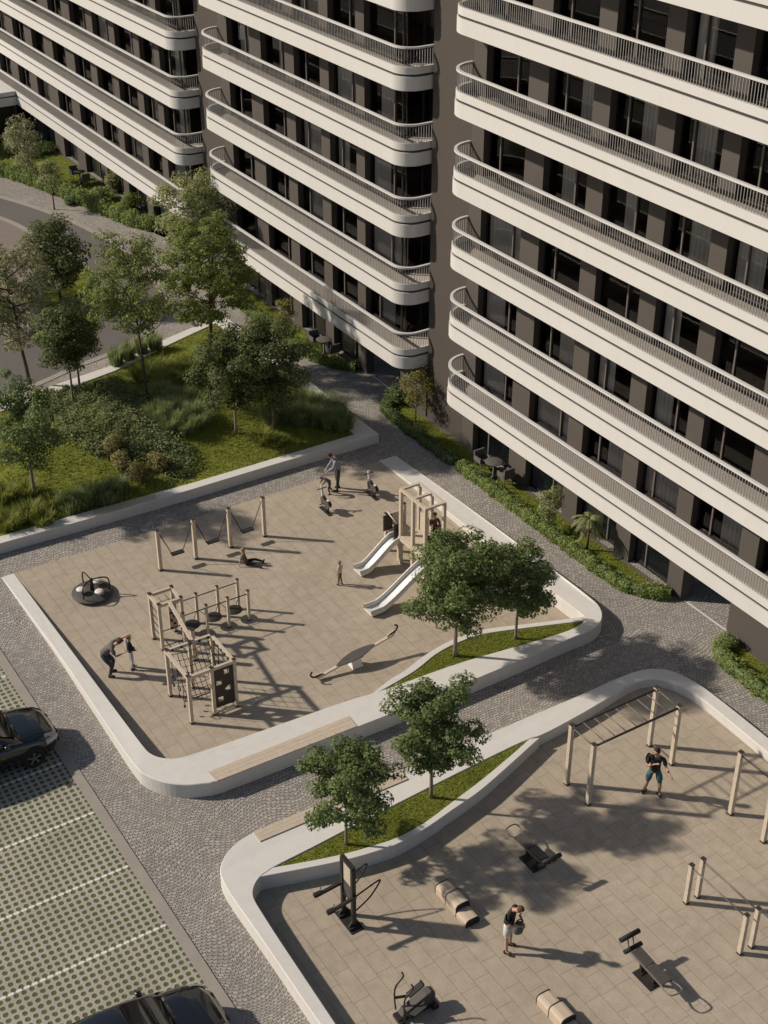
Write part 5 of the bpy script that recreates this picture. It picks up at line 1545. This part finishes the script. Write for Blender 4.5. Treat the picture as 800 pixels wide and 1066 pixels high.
    for s in (-1, 1): m.lathe([(.002, -.012), (.012, -.006), (.012, .006), (.002, .012)], c+fw*.088*hs+sd_*s*.032+fd*.005, 6)
    m.v = [M @ p for p in m.v]; m.build('eyes', 'hair_dark', t, world=False)
    m = MB(); m.add([c+fw*.09*hs+fd*.01, c+fw*.09*hs+sd_*.016-fd*.03, c+fw*.09*hs-sd_*.016-fd*.03, c+fw*.118*hs-fd*.028], [(0, 1, 3), (0, 3, 2), (1, 2, 3)])
    for s in (-1, 1): m.lathe([(.003, -.028), (.016, -.015), (.016, .012), (.003, .028)], c+sd_*s*.083*hs-fd*.01-fw*.005, 6)
    m.v = [M @ p for p in m.v]; m.build('nose_and_ears', 'skin', t, world=False)
    # hair: a cap over the back and top of the head
    m = MB(); hc = c+fd*.022*hs-fw*.012*hs; rg = []
    for i in range(8):
        a = i/7*R(118 if hairlong else 100); rr = .106*hs
        rg.append([hc+(fd*math.cos(a)*1.06+(fw*math.cos(b)*(1.0 if math.cos(b) < .2 else 1.0-.0*a)+sd_*math.sin(b)*.9)*math.sin(a))*rr*(1 if not (math.cos(b) > .3 and a > R(50)) else .62) for b in [2*PI*k/14 for k in range(14)]])
    m.loft(rg, 0, True); m.v = [M @ p for p in m.v]; m.build('hair', hair, t, world=False)
    # clothes
    def cloth(name, pts, edges, rad, mat): skin_mesh(name, pts, edges, rad, mat, t, M)
    lp = lambda a, b, u: J[a].lerp(J[b], u)
    if not bare_top:
        P = [J['spine'], J['chest'], J['neck'].lerp(J['chest'], .35), J['pelvis'].lerp(J['spine'], -.05)]; Ed = [(0, 1), (1, 2), (0, 3)]; Rr = [.158, .178, .10, .158]
        for s in 'LR':
            b = len(P); P += [J['sh'+s], lp('sh'+s, 'el'+s, .5), lp('sh'+s, 'el'+s, sleeve) if sleeve <= 1 else J['el'+s]]; Ed += [(1, b), (b, b+1), (b+1, b+2)]; Rr += [.084, .073, .066]
            if sleeve > 1: P += [lp('el'+s, 'wr'+s, .92)]; Ed += [(b+2, b+3)]; Rr += [.052]
        cloth('shirt', P, Ed, Rr, top)
    P = [J['pelvis'], J['pelvis'].lerp(J['spine'], .22)]; Ed = [(0, 1)]; Rr = [.162, .150]
    for s in 'LR':
        b = len(P)
        if shorts: P += [J['hip'+s], lp('hip'+s, 'knee'+s, .5), lp('hip'+s, 'knee'+s, .86)]; Rr += [.105, .10, .098]; Ed += [(0, b), (b, b+1), (b+1, b+2)]
        else: P += [J['hip'+s], lp('hip'+s, 'knee'+s, .5), J['knee'+s], lp('knee'+s, 'ank'+s, .5), lp('knee'+s, 'ank'+s, .93)]; Rr += [.102, .09, .073, .066, .056]; Ed += [(0, b), (b, b+1), (b+1, b+2), (b+2, b+3), (b+3, b+4)]
    cloth('shorts' if shorts else 'trousers', P, Ed, Rr, bottom)
    for s in 'LR':
        a, q = J['ank'+s], J['toe'+s]; d = (q-a); d.z = 0 if abs(d.z) < .1 else d.z
        cloth('shoe', [a+V((0, 0, -.035)), a.lerp(q, .55)+V((0, 0, -.005)), q+V((0, 0, .008)), a-d*.25+V((0, 0, -.045))], [(0, 1), (1, 2), (0, 3)], [.05, .05, .04, .042], shoes)
    return t

IR = math.degrees(math.atan2(RT.y, RT.x))       # direction that runs to the right in the picture
# boxer
person('man boxing under the monkey bars in a black shirt and teal shorts', (-21.28, 22.3, 0), R(-40), dict(
    hipL=(0, .10, .88), kneeL=(.10, .17, .48), ankL=(.02, .19, .09), toeL=(.17, .25, .035), hipR=(0, -.10, .88), kneeR=(.06, -.17, .48), ankR=(-.08, -.20, .09), toeR=(.05, -.29, .035),
    pelvis=(0, 0, .91), spine=(.02, 0, 1.10), chest=(.05, .0, 1.31), neck=(.07, 0, 1.45), chin=(.10, -.02, 1.52), head=(.12, -.03, 1.61), crown=(.11, -.03, 1.69), face=(.75, -.66, -.1),
    shL=(.09, .18, 1.38), elL=(.16, .27, 1.12), wrL=(.37, .36, 1.08), shR=(.0, -.19, 1.38), elR=(.16, -.24, 1.13), wrR=(.30, -.06, 1.33)), 1.86, 'black_cloth', 'teal_cloth', 'hair_dark', 'shoe_dark', shorts=True)
# man with bag
man = (-18.98, 15.55, 0)
person('man in black T-shirt and white shorts looking down into a grey bag', man, R(IR-32), dict(
    spine=(.02, 0, 1.15), chest=(.07, 0, 1.35), neck=(.13, 0, 1.47), chin=(.20, 0, 1.50), head=(.27, 0, 1.555), crown=(.27, 0, 1.64), face=(.6, 0, -.8),
    shL=(.06, .19, 1.41), elL=(.12, .27, 1.15), wrL=(.30, .12, 1.08), shR=(.06, -.19, 1.41), elR=(.14, -.26, 1.15), wrR=(.33, -.10, 1.10), ankL=(0, .15, .09), toeL=(.17, .18, .035), ankR=(.05, -.14, .09), toeR=(.22, -.17, .035)),
    1.78, 'black_cloth', 'white_cloth', 'hair_brown', 'shoe_dark', shorts=True)
bg_ = V(man)+Matrix.Rotation(R(IR-32), 3, 'Z') @ V((.27, 0, .95))
t = thing('bag', 'slouchy grey bag held at the belly of the man in white shorts', 'bag', bg_)
part(t, 'bag_body', 'bag_grey', lambda m: m.loft([[bg_+V((a*math.cos(q), b*math.sin(q), z)) for q in [2*PI*k/12 for k in range(12)]] for a, b, z in ((.05, .06, -.20), (.10, .13, -.16), (.12, .155, -.02), (.10, .13, .10), (.06, .09, .14))]))
part(t, 'strap', 'rubber_black', lambda m: m.tube(smooth_line([bg_+V((0, -.13, .12)), bg_+V((0, -.08, .24)), bg_+V((0, .08, .24)), bg_+V((0, .13, .12))], 4), .014, 5))
# man pointing, with boy
person('man in grey T-shirt and jeans stooping and pointing over a boy', (-34.42, 11.55, 0), R(IR-8), dict(
    pelvis=(-.22, 0, .80), spine=(-.10, 0, .97), chest=(.06, 0, 1.12), neck=(.20, 0, 1.21), chin=(.27, 0, 1.25), head=(.345, 0, 1.31), crown=(.36, 0, 1.39), face=(.9, .2, -.1),
    hipL=(-.22, .10, .78), kneeL=(.02, .14, .46), ankL=(-.06, .13, .09), toeL=(.11, .15, .035), hipR=(-.22, -.10, .78), kneeR=(.06, -.15, .46), ankR=(-.02, -.15, .09), toeR=(.15, -.17, .035),
    shL=(.13, .19, 1.17), elL=(.36, .30, 1.26), wrL=(.58, .30, 1.42), shR=(.13, -.19, 1.15), elR=(.28, -.27, .93), wrR=(.50, -.16, 1.02)), 1.80, 'grey_cloth', 'jeans', 'hair_dark', 'shoe_dark')
person('boy in a black top and white leggings beside the pointing man', (-34.38, 12.18, 0), R(IR+35), dict(ankL=(.05, .12, .09), ankR=(-.05, -.12, .09), toeL=(.22, .13, .035), toeR=(.12, -.13, .035),
    elL=(.05, .26, 1.16), wrL=(.2, .16, 1.02), elR=(.05, -.26, 1.16), wrR=(.2, -.16, 1.02)), 1.28, 'black_cloth', 'white_cloth', 'hair_fair', 'shoe_dark', child=True, sleeve=1.2)
# man lifting child by the spring riders
person('man in a blue-grey shirt and dark trousers holding a small child', (-40.38, 23.3, 0), R(IR+195), dict(
    spine=(.03, 0, 1.14), chest=(.10, 0, 1.33), neck=(.17, 0, 1.45), chin=(.23, 0, 1.49), head=(.29, 0, 1.56), crown=(.29, 0, 1.645), face=(.7, 0, -.7),
    shL=(.11, .19, 1.38), elL=(.22, .22, 1.12), wrL=(.42, .12, .96), shR=(.11, -.19, 1.38), elR=(.22, -.22, 1.12), wrR=(.42, -.12, .96), ankL=(.08, .12, .09), toeL=(.25, .14, .035), ankR=(-.05, -.12, .09), toeR=(.12, -.14, .035)),
    1.72, 'blue_grey_cloth', 'dark_trousers', 'hair_dark', 'shoe_dark', sleeve=1.2)
person('small brown-haired child in grey leaning forward in the man\'s hands', (-40.28, 22.86, 0), R(IR+200), dict(
    pelvis=(-.05, 0, .93), spine=(.08, 0, 1.08), chest=(.22, 0, 1.22), neck=(.35, 0, 1.30), chin=(.43, 0, 1.32), head=(.52, 0, 1.35), crown=(.56, 0, 1.43), face=(.5, 0, -.8),
    hipL=(-.05, .10, .90), kneeL=(.10, .13, .50), ankL=(.0, .12, .09), toeL=(.17, .14, .035), hipR=(-.05, -.10, .90), kneeR=(-.02, -.12, .52), ankR=(-.28, -.12, .14), toeR=(-.12, -.13, .07),
    shL=(.28, .19, 1.25), elL=(.46, .22, 1.06), wrL=(.60, .16, .92), shR=(.28, -.19, 1.25), elR=(.46, -.22, 1.06), wrR=(.60, -.16, .92)), .98, 'grey_cloth', 'dark_trousers', 'hair_brown', 'shoe_dark', child=True, sleeve=1.2)
# seated child
person('child in grey top and black trousers sitting on the ground by the swings', (-37.72, 17.98, 0), R(IR-4), dict(
    pelvis=(0, 0, .13), spine=(-.08, 0, .31), chest=(-.14, 0, .50), neck=(-.15, 0, .64), chin=(-.13, 0, .71), head=(-.12, 0, .80), crown=(-.13, 0, .88), face=(.9, -.4, 0),
    hipL=(.02, .10, .12), kneeL=(.42, .16, .20), ankL=(.84, .14, .10), toeL=(.90, .15, .24), hipR=(.02, -.10, .12), kneeR=(.40, -.22, .14), ankR=(.78, -.34, .09), toeR=(.85, -.38, .22),
    shL=(-.14, .19, .57), elL=(-.28, .24, .32), wrL=(-.32, .26, .08), shR=(-.14, -.19, .57), elR=(-.26, -.25, .32), wrR=(-.30, -.28, .08)), 1.25, 'grey_cloth', 'black_cloth', 'hair_fair', 'shoe_dark', child=True)
person('small child in a pale top and khaki trousers alone before the slides', (-34.86, 20.12, 0), R(IR+150), dict(ankL=(.06, .10, .09), ankR=(-.08, -.10, .09), toeL=(.22, .11, .035), toeR=(.08, -.11, .035)), .98, 'pale_cloth', 'khaki_cloth', 'hair_fair', 'shoe_dark', child=True)
k1 = at(452, 566, zd)
person('child in a brown jacket and black trousers standing on the play tower', (k1.x, k1.y, zd), R(IR-62), dict(elR=(.10, -.28, 1.2), wrR=(.3, -.34, 1.28), elL=(.08, .26, 1.15), wrL=(.22, .12, 1.1)), 1.25, 'brown_cloth', 'black_cloth', 'hair_brown', 'shoe_dark', child=True, sleeve=1.2, hairlong=True)
k2 = at(458.5, 568, zd)
person('smaller child in pale pink beside the brown-jacketed child on the tower', (k2.x, k2.y, zd), R(IR-40), None, .85, 'pink_cloth', 'pale_cloth', 'hair_fair', 'shoe_white', child=True, sleeve=1.2)
